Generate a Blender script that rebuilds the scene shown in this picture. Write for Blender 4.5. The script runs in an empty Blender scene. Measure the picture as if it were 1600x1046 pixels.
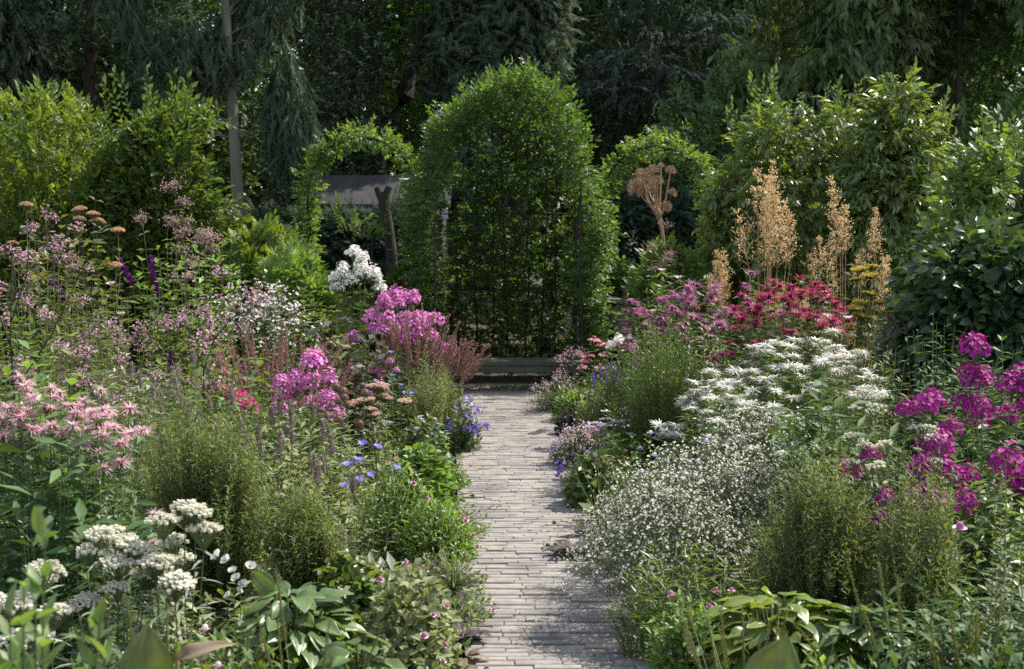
import bpy, math
import numpy as np
from mathutils import Vector, Matrix, Euler

# ------------------------------------------------------------------ camera, sky, sun
SC = bpy.context.scene
COL = SC.collection
H = 1.70
F = 50.0 / 36.0 * 1600.0
PITCH = math.atan(193.0 / F)
cam_d = bpy.data.cameras.new("camera"); cam = bpy.data.objects.new("camera", cam_d); COL.objects.link(cam)
cam.location = (0, 0, H); cam.rotation_euler = (math.pi / 2 - PITCH, 0, 0)
cam_d.lens = 50; cam_d.sensor_width = 36; cam_d.clip_start = 0.05; cam_d.clip_end = 600
cam_d.dof.use_dof = True; cam_d.dof.focus_distance = 7.5; cam_d.dof.aperture_fstop = 4.8
SC.camera = cam

SUN_AZ, SUN_EL = math.radians(60), math.radians(52)      # to the right of and behind the arbour
w = bpy.data.worlds.new("World"); SC.world = w; w.use_nodes = True
nt = w.node_tree; bg = nt.nodes["Background"]
sky = nt.nodes.new("ShaderNodeTexSky"); sky.sky_type = 'NISHITA'; sky.sun_disc = False
sky.sun_elevation = SUN_EL; sky.sun_rotation = SUN_AZ
hs = nt.nodes.new("ShaderNodeHueSaturation"); hs.inputs['Saturation'].default_value = 0.62      # weaker sky blue keeps shaded whites neutral
nt.links.new(sky.outputs[0], hs.inputs['Color']); nt.links.new(hs.outputs[0], bg.inputs[0]); bg.inputs[1].default_value = 0.15
sl = bpy.data.lights.new("sun", 'SUN'); so = bpy.data.objects.new("sun", sl); COL.objects.link(so)
sl.energy = 4.3; sl.angle = math.radians(0.5); sl.color = (1.0, 0.94, 0.82)
so.rotation_euler = Vector((math.sin(SUN_AZ) * math.cos(SUN_EL), math.cos(SUN_AZ) * math.cos(SUN_EL), math.sin(SUN_EL))).to_track_quat('Z', 'Y').to_euler()
SC.view_settings.view_transform = 'Standard'; SC.view_settings.look = 'None'
SC.view_settings.exposure = 1.0; SC.view_settings.gamma = 1.0
cy = SC.cycles
cy.max_bounces = 7; cy.diffuse_bounces = 4; cy.glossy_bounces = 2; cy.transmission_bounces = 5
cy.use_denoising = False; cy.sample_clamp_indirect = 4.0; cy.use_adaptive_sampling = False

# ------------------------------------------------------------------ helpers
pi = math.pi
def R(seed): return np.random.default_rng(seed)
def P(px, py, d):
    """world point seen at photo pixel (px, py) at distance Y = d"""
    f = np.array((0, math.cos(PITCH), -math.sin(PITCH))); u = np.array((0, math.sin(PITCH), math.cos(PITCH)))
    v = f + np.array((1, 0, 0)) * (px - 800) / F + u * (523 - py) / F
    return np.array((0, 0, H)) + v * (d / v[1])
def X(px, d): return float(P(px, 560, d)[0])
def Z(py, d): return float(P(800, py, d)[2])
def nrm(v):
    v = np.asarray(v, float); return v / np.maximum(np.linalg.norm(v, axis=-1, keepdims=True), 1e-9)

class MB:
    """collects quads; builds ONE mesh"""
    def __init__(s): s.v = []; s.f = []; s.m = []; s.n = 0
    def add(s, V, Q, mi=0):
        V = np.asarray(V, np.float32).reshape(-1, 3); Q = np.asarray(Q, np.int32).reshape(-1, 4)
        s.v.append(V); s.f.append(Q + s.n); s.m.append(np.full(len(Q), mi, np.int32)); s.n += len(V)
        return s
    def inst(s, tpl, pos, dirs, nor, scale=1.0, mi=0):
        T, Q = tpl
        pos = np.asarray(pos, float).reshape(-1, 3); n = len(pos)
        if n == 0: return s
        y = nrm(np.broadcast_to(np.asarray(dirs, float), (n, 3)))
        z = np.broadcast_to(np.asarray(nor, float), (n, 3)); z = z - (z * y).sum(1, keepdims=True) * y
        bad = np.linalg.norm(z, axis=1) < 1e-4
        if bad.any():
            z = z.copy(); alt = np.cross(y[bad], (0.3, 0.8, 0.5)); z[bad] = alt
        z = nrm(z); x = np.cross(y, z)
        sc = np.asarray(scale, float)
        if sc.ndim == 0: sc = np.full(n, float(sc))
        sc = sc[:, None, None]
        V = pos[:, None, :] + sc * (T[None, :, 0:1] * x[:, None, :] + T[None, :, 1:2] * y[:, None, :] + T[None, :, 2:3] * z[:, None, :])
        QQ = Q[None] + (np.arange(n) * len(T))[:, None, None]
        return s.add(V.reshape(-1, 3), QQ.reshape(-1, 4), mi)
    def tubes(s, poly, rad, sides=3, mi=0):
        poly = np.asarray(poly, float); n, k, _ = poly.shape
        rad = np.broadcast_to(np.asarray(rad, float), (n, k))
        tan = nrm(np.gradient(poly, axis=1))
        ref = np.where(np.abs(tan[..., 2:3]) > 0.9, np.array((1., 0, 0)), np.array((0, 0, 1.)))
        a = nrm(np.cross(tan, ref)); b = np.cross(tan, a)
        th = np.arange(sides) * 2 * pi / sides
        V = poly[:, :, None] + rad[:, :, None, None] * (a[:, :, None] * np.cos(th)[:, None] + b[:, :, None] * np.sin(th)[:, None])
        base = (np.arange(n) * k * sides)[:, None, None]
        i = (np.arange(k - 1) * sides)[None, :, None]; j = np.arange(sides)[None, None]; j2 = (j + 1) % sides
        Q = np.stack([base + i + j, base + i + j2, base + i + sides + j2, base + i + sides + j], -1)
        return s.add(V.reshape(-1, 3), Q.reshape(-1, 4), mi)
    def box(s, c, size, rot=None, mi=0, bev=0.0):
        hx, hy, hz = [q / 2 for q in size]; b = bev
        if b <= 0:
            V = np.array([(x, y, z) for z in (-hz, hz) for y in (-hy, hy) for x in (-hx, hx)], float)
            Q = [(0, 2, 3, 1), (4, 5, 7, 6), (0, 1, 5, 4), (2, 6, 7, 3), (0, 4, 6, 2), (1, 3, 7, 5)]
        else:
            rings = [(hx - b, hy - b, -hz), (hx, hy, -hz + b), (hx, hy, hz - b), (hx - b, hy - b, hz)]
            V = []; Q = []
            for (ax, ay, az) in rings: V += [(-ax, -ay, az), (ax, -ay, az), (ax, ay, az), (-ax, ay, az)]
            for r in range(3):
                for k in range(4):
                    Q.append((r * 4 + k, r * 4 + (k + 1) % 4, r * 4 + 4 + (k + 1) % 4, r * 4 + 4 + k))
            Q += [(3, 2, 1, 0), (12, 13, 14, 15)]
            V = np.array(V, float)
        if rot is not None: V = V @ np.array(Euler(rot).to_matrix()).T
        return s.add(V + np.array(c, float), Q, mi)
    def tpl(s): return (np.concatenate(s.v).astype(float), np.concatenate(s.f))
    def mesh(s, name, mats, smooth=False):
        me = bpy.data.meshes.new(name)
        V = np.concatenate(s.v); Q = np.concatenate(s.f); M = np.concatenate(s.m)
        me.vertices.add(len(V)); me.vertices.foreach_set('co', V.ravel())
        me.loops.add(Q.size); me.loops.foreach_set('vertex_index', Q.ravel().astype(np.int32))
        me.polygons.add(len(Q)); me.polygons.foreach_set('loop_start', np.arange(0, Q.size, 4, dtype=np.int32))
        me.polygons.foreach_set('material_index', M)
        me.polygons.foreach_set('use_smooth', np.full(len(Q), smooth))
        for m in (mats if isinstance(mats, (list, tuple)) else [mats]): me.materials.append(m)
        me.update(calc_edges=True); me.validate()
        return me

def thing(name, label, cat, loc=(0, 0, 0), rotz=0.0, group=None, scale=1.0):
    o = bpy.data.objects.new(name, None); COL.objects.link(o)
    o.empty_display_size = 0.1
    o.location = loc; o.rotation_euler = (0, 0, rotz)
    o.scale = (scale,) * 3 if not isinstance(scale, (tuple, list)) else scale
    o["label"] = label; o["category"] = cat
    if group: o["group"] = group
    return o
def part(name, mesh, parent, loc=(0, 0, 0), dirz=None, spin=0.0, scale=1.0, label=None):
    o = bpy.data.objects.new(name, mesh); COL.objects.link(o); o.parent = parent
    o.location = tuple(float(q) for q in loc)
    q = Vector(dirz).to_track_quat('Z', 'Y') if dirz is not None else Vector((0, 0, 1)).to_track_quat('Z', 'Y')
    o.rotation_euler = (q.to_matrix() @ Matrix.Rotation(spin, 3, 'Z')).to_euler() if dirz is not None else (0, 0, spin)
    o.scale = (scale,) * 3
    if label: o["label"] = label
    return o
def struct(name, mesh, kind='structure'):
    o = bpy.data.objects.new(name, mesh); COL.objects.link(o); o["kind"] = kind
    return o

# ------------------------------------------------------------------ materials
def _mat(name):
    m = bpy.data.materials.new(name); m.use_nodes = True
    n = m.node_tree; n.nodes.clear(); out = n.nodes.new('ShaderNodeOutputMaterial')
    return m, n, out
def _mixc(n, fac, a, b, blend='MIX'):
    x = n.nodes.new('ShaderNodeMix'); x.data_type = 'RGBA'; x.blend_type = blend
    for i, v in ((0, fac), (6, a), (7, b)):
        if hasattr(v, 'is_linked'): n.links.new(v, x.inputs[i])
        elif i == 0: x.inputs[i].default_value = v
        else: x.inputs[i].default_value = (*v, 1)
    return x.outputs[2]
def leafmat(name, a, b, t=0.35, rough=0.42, spec=0.5, tmul=(1.65, 1.55, 0.5), noise=5.0, c=None, cfrac=0.05):
    """leaf or petal: colour differs from leaf to leaf, light passes through"""
    m, n, out = _mat(name)
    g = n.nodes.new('ShaderNodeNewGeometry')
    colr = _mixc(n, g.outputs['Random Per Island'], a, b)
    if c is not None:
        wn = n.nodes.new('ShaderNodeTexWhiteNoise'); wn.noise_dimensions = '1D'
        n.links.new(g.outputs['Random Per Island'], wn.inputs['W'])
        gt = n.nodes.new('ShaderNodeMath'); gt.operation = 'LESS_THAN'; gt.inputs[1].default_value = cfrac
        n.links.new(wn.outputs['Value'], gt.inputs[0]); colr = _mixc(n, gt.outputs[0], colr, c)
    tc = n.nodes.new('ShaderNodeTexCoord'); tx = n.nodes.new('ShaderNodeTexNoise'); tx.inputs['Scale'].default_value = noise
    n.links.new(tc.outputs['Object'], tx.inputs['Vector'])
    mr = n.nodes.new('ShaderNodeMapRange'); mr.inputs[1].default_value = .3; mr.inputs[2].default_value = .7; mr.inputs[3].default_value = .72; mr.inputs[4].default_value = 1.25
    n.links.new(tx.outputs['Fac'], mr.inputs[0])
    v = n.nodes.new('ShaderNodeVectorMath'); v.operation = 'SCALE'; n.links.new(colr, v.inputs[0]); n.links.new(mr.outputs[0], v.inputs['Scale'])
    p = n.nodes.new('ShaderNodeBsdfPrincipled'); p.inputs['Roughness'].default_value = rough
    p.inputs['Specular IOR Level'].default_value = spec
    n.links.new(v.outputs[0], p.inputs['Base Color'])
    if t <= 0:
        n.links.new(p.outputs[0], out.inputs[0]); return m
    tm = n.nodes.new('ShaderNodeVectorMath'); tm.operation = 'MULTIPLY'; tm.inputs[1].default_value = tmul
    n.links.new(v.outputs[0], tm.inputs[0])
    tr = n.nodes.new('ShaderNodeBsdfTranslucent'); n.links.new(tm.outputs[0], tr.inputs[0])
    mx = n.nodes.new('ShaderNodeMixShader'); mx.inputs[0].default_value = t
    n.links.new(p.outputs[0], mx.inputs[1]); n.links.new(tr.outputs[0], mx.inputs[2]); n.links.new(mx.outputs[0], out.inputs[0])
    return m
def petal(name, a, b, t=0.35, rough=0.6, c=None, cfrac=.07): return leafmat(name, a, b, t, rough, 0.25, (1.1, 1.1, 1.1), 9.0, c, cfrac)
def noisemat(name, a, b, scale=6.0, rough=0.8, bump=0.3, stretch=(1, 1, 1), c=None, bscale=None, island=0.0, coord='Object', bdist=0.02):
    m, n, out = _mat(name)
    tc = n.nodes.new('ShaderNodeTexCoord'); mp = n.nodes.new('ShaderNodeMapping'); mp.inputs['Scale'].default_value = stretch
    n.links.new(tc.outputs[coord], mp.inputs[0])
    tx = n.nodes.new('ShaderNodeTexNoise'); tx.inputs['Scale'].default_value = scale; tx.inputs['Detail'].default_value = 8; tx.inputs['Roughness'].default_value = .65
    n.links.new(mp.outputs[0], tx.inputs['Vector'])
    mr = n.nodes.new('ShaderNodeMapRange'); mr.inputs[1].default_value = .32; mr.inputs[2].default_value = .68
    n.links.new(tx.outputs['Fac'], mr.inputs[0])
    colr = _mixc(n, mr.outputs[0], a, b)
    if island > 0:
        g = n.nodes.new('ShaderNodeNewGeometry'); ramp = n.nodes.new('ShaderNodeValToRGB')
        e = ramp.color_ramp.elements; e[0].position = 0; e[0].color = (.80, .78, .80, 1); e[1].position = 1; e[1].color = (1.16, 1.12, 1.02, 1)
        x = ramp.color_ramp.elements.new(.35); x.color = (.92, .90, .98, 1); x = ramp.color_ramp.elements.new(.7); x.color = (1.1, 1.0, .93, 1)
        n.links.new(g.outputs['Random Per Island'], ramp.inputs[0])
        colr = _mixc(n, island, colr, ramp.outputs[0], 'MULTIPLY')
    if c is not None:
        t2 = n.nodes.new('ShaderNodeTexNoise'); t2.inputs['Scale'].default_value = scale * .23; t2.inputs['Detail'].default_value = 4
        n.links.new(mp.outputs[0], t2.inputs['Vector'])
        m2 = n.nodes.new('ShaderNodeMapRange'); m2.inputs[1].default_value = .5; m2.inputs[2].default_value = .7
        n.links.new(t2.outputs['Fac'], m2.inputs[0]); colr = _mixc(n, m2.outputs[0], colr, c)
    p = n.nodes.new('ShaderNodeBsdfPrincipled'); p.inputs['Roughness'].default_value = rough; p.inputs['Specular IOR Level'].default_value = .3
    n.links.new(colr, p.inputs['Base Color'])
    if bump:
        b = n.nodes.new('ShaderNodeBump'); b.inputs['Strength'].default_value = bump; b.inputs['Distance'].default_value = bdist
        n.links.new(tx.outputs['Fac'], b.inputs['Height']); n.links.new(b.outputs[0], p.inputs['Normal'])
    n.links.new(p.outputs[0], out.inputs[0])
    return m

M = {}
M['soil'] = noisemat('soil', (.035, .026, .018), (.075, .056, .038), 7, .95, .8)
M['brick'] = noisemat('brick', (.198, .186, .174), (.298, .280, .256), 16, .9, .5, c=(.145, .14, .132), island=.7, bdist=.003)
M['joint'] = noisemat('joint_sand', (.11, .10, .08), (.19, .17, .145), 30, .95, .8, c=(.065, .08, .04))
M['gravel'] = noisemat('gravel', (.20, .175, .145), (.42, .37, .31), 45, .95, .9)
M['bark'] = noisemat('bark', (.075, .07, .052), (.18, .165, .12), 9, .9, .9, (1, 1, .18))
M['bark_dark'] = noisemat('bark_dark', (.02, .017, .014), (.05, .042, .032), 9, .9, .8, (1, 1, .2))
M['bark_pale'] = noisemat('bark_pale', (.07, .066, .048), (.17, .155, .11), 10, .9, .9, (1, 1, .15))
M['wood_bench'] = noisemat('weathered_green_wood', (.045, .06, .04), (.09, .105, .075), 8, .85, .3, (.2, 1, 1))
M['wood_grey'] = noisemat('grey_wood', (.14, .135, .12), (.28, .27, .24), 9, .8, .4, (.15, 1, 1))
M['roof'] = noisemat('roof_felt', (.028, .028, .030), (.055, .054, .056), 4, 1.0, .2, (1, .3, 1), c=(.022, .025, .02))  # shade over the roof is put into this darker base colour
M['fascia'] = noisemat('fascia', (.36, .36, .34), (.5, .5, .47), 6, .7, .1, (.2, 1, 1))
M['shedwall'] = noisemat('shed_wall', (.05, .045, .04), (.09, .08, .07), 6, .8, .3, (1, 1, .2))
M['plate'] = noisemat('white_plate', (.75, .75, .75), (.85, .85, .85), 4, .5, 0)
M['ink'] = noisemat('grey_ink', (.12, .12, .16), (.16, .16, .2), 4, .5, 0)
M['iron'] = noisemat('iron', (.015, .016, .015), (.04, .035, .03), 10, .6, .2)

# greens: base colours of the leaves themselves
M['g_arbour'] = leafmat('arbour_leaf', (.050, .096, .028), (.098, .155, .042), .46, .42, tmul=(1.7, 1.75, .55))
M['g_hornbeam'] = leafmat('hornbeam_leaf', (0.062, 0.106, 0.025), (0.120, 0.176, 0.040), .45, .42)
M['g_lime'] = leafmat('yellow_green_leaf', (0.088, 0.150, 0.029), (0.161, 0.215, 0.047), .45, .45)
M['g_mid'] = leafmat('mid_green_leaf', (0.082, 0.138, 0.040), (0.154, 0.220, 0.062), .38)
M['g_bright'] = leafmat('bright_green_leaf', (0.112, 0.194, 0.047), (0.189, 0.288, 0.076), .4)
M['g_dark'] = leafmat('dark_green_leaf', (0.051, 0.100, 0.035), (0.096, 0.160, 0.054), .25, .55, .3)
M['g_hazel'] = leafmat('hazel_leaf', (.032, .068, .030), (.060, .100, .042), .32, .40, c=(.10, .13, .04))
M['g_cherry'] = leafmat('glossy_drooping_leaf', (0.094, 0.150, 0.040), (0.161, 0.215, 0.054), .45, .30, .7)
M['g_blue'] = leafmat('blue_green_leaf', (0.099, 0.162, 0.072), (0.162, 0.232, 0.104), .3, .42)
M['g_grey'] = leafmat('grey_green_leaf', (0.163, 0.200, 0.095), (0.256, 0.285, 0.148), .28, .6, .25)
M['g_silver'] = leafmat('silver_leaf', (0.261, 0.282, 0.231), (0.389, 0.402, 0.343), .25, .7, .2)
M['g_fine'] = leafmat('fine_green_leaf', (.115, .162, .06), (.195, .235, .105), .42, .55)
M['g_near'] = leafmat('pale_green_leaf', (0.114, 0.190, 0.065), (0.177, 0.250, 0.094), .4, .5)
M['g_olive'] = leafmat('olive_leaf', (0.098, 0.121, 0.035), (0.157, 0.166, 0.050), .4, .5)
M['g_hosta'] = leafmat('hosta_leaf', (0.082, 0.139, 0.048), (0.130, 0.192, 0.063), .35, .36, .6, noise=14)
M['g_hosta_l'] = leafmat('light_hosta_leaf', (0.114, 0.182, 0.045), (0.216, 0.271, 0.068), .4, .34, .6, noise=14)
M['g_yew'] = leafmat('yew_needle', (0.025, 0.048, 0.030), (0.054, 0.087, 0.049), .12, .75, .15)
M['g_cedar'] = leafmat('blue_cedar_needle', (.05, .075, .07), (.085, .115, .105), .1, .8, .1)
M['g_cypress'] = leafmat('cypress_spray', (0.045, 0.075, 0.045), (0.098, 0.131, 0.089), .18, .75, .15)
M['g_holly'] = leafmat('holly_leaf', (0.034, 0.062, 0.026), (0.065, 0.105, 0.039), .12, .2, .9)
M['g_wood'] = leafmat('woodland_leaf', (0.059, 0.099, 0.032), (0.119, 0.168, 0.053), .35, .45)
M['g_woodlime'] = leafmat('sunlit_woodland_leaf', (.085, .15, .035), (.15, .22, .05), .5, .45, tmul=(1.3, 1.5, .5))  # backlit glow is put into this lighter leaf colour
M['g_dry'] = leafmat('dry_leaf', (0.152, 0.112, 0.072), (0.250, 0.193, 0.137), .2, .7)
M['g_bronze'] = leafmat('bronze_leaf', (0.049, 0.045, 0.037), (0.098, 0.090, 0.066), .2, .35)
M['g_purple'] = leafmat('purple_leaf', (0.048, 0.036, 0.040), (0.106, 0.077, 0.085), .2, .4)
M['g_plantain'] = leafmat('plantain_leaf', (0.083, 0.120, 0.029), (0.125, 0.155, 0.040), .35, .4, noise=18)
M['stem'] = leafmat('green_stem', (.07, .10, .03), (.12, .15, .05), 0, .6)
M['stem_red'] = leafmat('reddish_stem', (.11, .07, .045), (.17, .11, .07), 0, .6)
M['stem_dry'] = leafmat('dry_stem', (.28, .16, .09), (.38, .24, .14), 0, .7)
# petals
M['p_white'] = petal('white_petal', (.74, .72, .69), (.88, .86, .83), .45, c=(.50, .42, .30), cfrac=.05)
M['p_gyps'] = petal('warm_white_petal', (.78, .74, .64), (.90, .87, .79), .45, c=(.55, .56, .36), cfrac=.10)
M['p_cream'] = petal('cream_petal', (.66, .64, .50), (.80, .78, .66))
M['p_pink'] = petal('pink_petal', (.68, .38, .45), (.85, .60, .66))
M['p_phlox'] = petal('phlox_pink', (.54, .10, .40), (.78, .30, .62), c=(.80, .55, .70), cfrac=.10)
M['p_magenta'] = petal('magenta_petal', (.22, .004, .14), (.44, .025, .29), .28, c=(.34, .12, .18), cfrac=.06)
M['p_cerise'] = petal('cerise_petal', (.52, .02, .20), (.66, .06, .30))
M['p_crimson'] = petal('crimson_petal', (.36, .02, .09), (.52, .06, .16))
M['p_mauve'] = petal('mauve_petal', (.42, .12, .28), (.60, .25, .42))
M['p_airy'] = petal('dusty_pink_petal', (.50, .26, .36), (.74, .50, .58))
M['p_palepink'] = petal('pale_pink_petal', (.70, .50, .58), (.82, .66, .72))
M['p_lilac'] = petal('lilac_petal', (.52, .42, .66), (.68, .58, .80))
M['p_violet'] = petal('violet_petal', (.17, .11, .42), (.28, .20, .58))
M['p_blue'] = petal('blue_petal', (.20, .18, .60), (.34, .30, .75))
M['p_purple'] = petal('dark_purple_petal', (.09, .01, .10), (.18, .03, .17))
M['p_dusk'] = petal('dusky_pink_floret', (.42, .27, .26), (.60, .44, .42), .35)
M['p_tan'] = petal('tan_floret', (.52, .34, .20), (.68, .48, .31), .35)
M['p_orange'] = petal('golden_buff_floret', (.57, .40, .18), (.78, .61, .33), .42)
M['p_peach'] = petal('peach_floret', (.62, .43, .32), (.78, .58, .46))
M['p_yellow'] = petal('yellow_floret', (.50, .40, .05), (.68, .56, .10))
M['p_echin'] = petal('coneflower_petal', (.60, .18, .30), (.74, .32, .42))
M['p_brownred'] = petal('brown_red_calyx', (.22, .11, .09), (.36, .20, .17), .3)
M['p_greybrown'] = petal('grey_brown_calyx', (.20, .155, .13), (.33, .26, .22), .2)
M['p_seed'] = petal('brown_seed', (.13, .07, .05), (.24, .14, .10), .1)
M['p_angelica'] = petal('dry_umbel_seed', (.32, .22, .13), (.46, .34, .22), .2)
M['p_palegreen'] = petal('pale_green_floret', (.46, .48, .34), (.62, .62, .48))
M['p_red'] = petal('red_petal', (.5, .03, .03), (.62, .06, .05))

# ------------------------------------------------------------------ leaf and flower templates (along +Y, normal +Z)
def leaf(w=.45, fold=.12, droop=.15, ny=2, wide=.42, wavy=0.0, rng=None):
    T = []; Q = []
    for i in range(ny + 1):
        t = i / ny
        if t < wide: ww = math.sin(t / wide * pi / 2) ** .8
        else: ww = math.cos((t - wide) / (1 - wide) * pi / 2) ** .9
        ww = max(ww, .06 if i == 0 else .04) * w * .5
        z = -droop * t * t
        wv = wavy * math.sin(t * 9.0)
        T += [(-ww, t, z + fold * ww * 2 + wv * ww), (0, t, z), (ww, t, z + fold * ww * 2 - wv * ww)]
    for i in range(ny):
        a = i * 3
        Q += [(a, a + 1, a + 4, a + 3), (a + 1, a + 2, a + 5, a + 4)]
    return np.array(T, float), np.array(Q)
def ribbed(w=.62, fold=.08, droop=.5, ny=9, wide=.38, wavy=.1, rib=.02, nc=9, tipcurl=0.0):
    """broad leaf with raised parallel ribs"""
    T = []; Q = []
    for i in range(ny + 1):
        t = i / ny
        ww = math.sin(t / wide * pi / 2) ** .8 if t < wide else math.cos((t - wide) / (1 - wide) * pi / 2) ** .85
        ww = max(ww, .05) * w * .5
        for j in range(nc):
            s = -1 + 2 * j / (nc - 1)
            T.append((s * ww, t, -droop * t * t + fold * abs(s) * ww * 2 + (rib if j % 2 else -rib) * min(1, ww * 6) + wavy * ww * math.sin(t * 8 + (1.5 if s > 0 else 0)) * abs(s) ** 2 - tipcurl * t ** 4))
    for i in range(ny):
        for j in range(nc - 1): q = i * nc + j; Q.append((q, q + 1, q + nc + 1, q + nc))
    return np.array(T, float), np.array(Q)
def diamond(w=.5, fold=.1):
    return np.array([(0, 0, 0), (w / 2, .45, fold * w), (0, 1, -.08), (-w / 2, .45, fold * w)], float), np.array([(0, 1, 2, 3)])
def blade(w=.06, droop=.3, ny=3):
    T = []; Q = []
    for i in range(ny + 1):
        t = i / ny; ww = w * .5 * (1 - t * .9); z = -droop * t * t
        T += [(-ww, t, z), (ww, t, z)]
    for i in range(ny): Q.append((2 * i, 2 * i + 1, 2 * i + 3, 2 * i + 2))
    return np.array(T, float), np.array(Q)
PETAL = (np.array([(0, 0, 0), (0, 1, .0), (-.3, .95, .05), (-.5, .55, .08), (.5, .55, .08), (.3, .95, .05)], float), np.array([(0, 1, 2, 3), (0, 4, 5, 1)]))
CUBEBALL = (lambda V: (V, np.array([(0, 2, 3, 1), (4, 5, 7, 6), (0, 1, 5, 4), (2, 6, 7, 3), (0, 4, 6, 2), (1, 3, 7, 5)])))(np.array([(x, y, z) for z in (-1, 1) for y in (-1, 1) for x in (-1, 1)], float) * .6)
def ball(nu=10, nv=6):
    T = []; Q = []
    for j in range(nv + 1):
        f = pi * (j + .08) / (nv + .16)
        for i in range(nu): T.append((math.sin(f) * math.cos(2 * pi * i / nu), math.sin(f) * math.sin(2 * pi * i / nu), -math.cos(f)))
    for j in range(nv):
        for i in range(nu): Q.append((j * nu + i, j * nu + (i + 1) % nu, (j + 1) * nu + (i + 1) % nu, (j + 1) * nu + i))
    return np.array(T), np.array(Q)
BALL = ball()
def sprig(seed, n=7, L=1.0, lf=None, ls=.4, ang=55, droop=.25, rough=.5):
    """a twig with leaves, along +Y"""
    g = R(seed); mb = MB(); t = np.linspace(.15, 1, n); side = np.where(np.arange(n) % 2, 1, -1)
    a = np.radians(ang * (1 - .55 * t) + g.normal(0, 12, n)); a[-1] = 0
    pos = np.c_[g.normal(0, .02, n), t * L, -droop * .4 * t * t * L + g.normal(0, .03, n)]
    d = np.c_[side * np.sin(a), np.cos(a), -droop + g.normal(0, .25 * rough, n)]
    nn = np.c_[g.normal(0, rough, n), g.normal(0, rough, n), np.ones(n)]
    mb.inst(lf, pos, d, nn, ls * g.uniform(.7, 1.15, n))
    return mb.tpl()
def pinnate(n=5, w=.34):
    mb = MB(); lf = leaf(w, .1, .2, 2)
    for i in range(n):
        y = .25 + .6 * i / n
        for s in (-1, 1): mb.inst(lf, [(0, y, -.1 * y)], (s * .85, .5, -.12), (s * .15, 0, 1), .42 - .02 * i)
    mb.inst(lf, [(0, .85, -.08)], (0, 1, -.2), (0, 0, 1), .4)
    return mb.tpl()
def frond(seed, n=9, w=.10, droop=.5, ang=40, curl=.2):
    """flat conifer spray"""
    g = R(seed); mb = MB(); b = blade(w * 1.2, droop, 3); mb.add(*b)
    q = blade(.2, .25, 2)
    for i in range(n):
        t = .12 + .8 * i / n
        for s in (-1, 1):
            a = math.radians(ang + g.normal(0, 8))
            mb.inst(q, [(0, t, -droop * t * t)], (s * math.sin(a), math.cos(a), -droop * t - curl + g.normal(0, .15)), (g.normal(0, .3), 0, 1), (.42 - .25 * t) * g.uniform(.7, 1.2))
    return mb.tpl()
LEAF = leaf(); LEAF_N = leaf(.28, .1, .2); LEAF_W = leaf(.62, .1, .2); LEAF_L = leaf(.2, .08, .35, 3); DIA = diamond()
NEEDLE = diamond(.14, .1)

def fib(n, zmin=-1, zmax=1):
    i = np.arange(n) + .5; z = zmax - (zmax - zmin) * i / n; ph = i * 2.399963; r = np.sqrt(np.maximum(0, 1 - z * z))
    return np.c_[r * np.cos(ph), r * np.sin(ph), z]
def perp(d, g):
    d = nrm(d); return nrm(np.cross(d, g.normal(0, 1, d.shape)))
def floret(n=5, L=.012, w=.9, cup=.2, seed=0, jit=.1):
    """flat flower facing +Y (the template axis)"""
    g = R(seed); mb = MB(); T = PETAL[0].copy(); T[:, 0] *= w; a = np.arange(n) * 2 * pi / n + g.normal(0, jit, n)
    d = np.c_[np.cos(a), np.full(n, cup) + g.normal(0, jit, n), np.sin(a)]
    mb.inst((T, PETAL[1]), np.zeros((n, 3)), d, (0, 1, 0), L * g.uniform(.9, 1.1, n))
    return mb.tpl()

# --- flower heads, built with +Z up and the stem joining at the origin
def head_phlox(seed, r=.066, hh=.072, n=46, fl=.0155):
    g = R(seed); mb = MB(); u = fib(n, -.25, 1) + g.normal(0, .06, (n, 3)); p = u * np.array((r, r, hh)) * (lump(u, seed, .22) * g.uniform(.78, 1.1, n))[:, None] + np.array((0, 0, hh * .45))
    f = [floret(5, fl, .95, .15, seed + k, .12) for k in range(3)]
    for k in range(3): mb.inst(f[k], p[k::3], u[k::3] + np.array((0, 0, .25)) + g.normal(0, .28, u[k::3].shape), perp(u[k::3], g), g.uniform(.8, 1.15, len(p[k::3])), 0)
    q = p[::2] * .9; z = np.zeros_like(q); z[:, 2] = -.03
    mb.tubes(np.stack([z, (z + q) / 2 + (0, 0, .01), q], 1), .0012, 3, 1)
    return mb
def head_monarda(seed, r=.05, n=66, pw=.16, emax=.85, drp=.38):
    g = R(seed); mb = MB(); b = blade(pw, drp, 3)
    a = np.arange(n) * 2.399963 + g.normal(0, .2, n); e = g.uniform(-.15, emax, n)
    d = np.c_[np.cos(a) * np.cos(e), np.sin(a) * np.cos(e), np.sin(e)]
    mb.inst(b, d * .012 + np.array((0, 0, .006)), d, (0, 0, 1), r * g.uniform(.55, 1.12, n), 0)
    T = BALL[0] * np.array((.016, .016, .013)); mb.add(T + np.array((0, 0, .004)), BALL[1], 1)
    a = np.arange(7) * 2 * pi / 7 + g.normal(0, .2, 7)
    mb.inst(LEAF_N, np.zeros((7, 3)), np.c_[np.cos(a), np.sin(a), np.full(7, -.25)], (0, 0, 1), r * .75, 2)
    return mb
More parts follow.
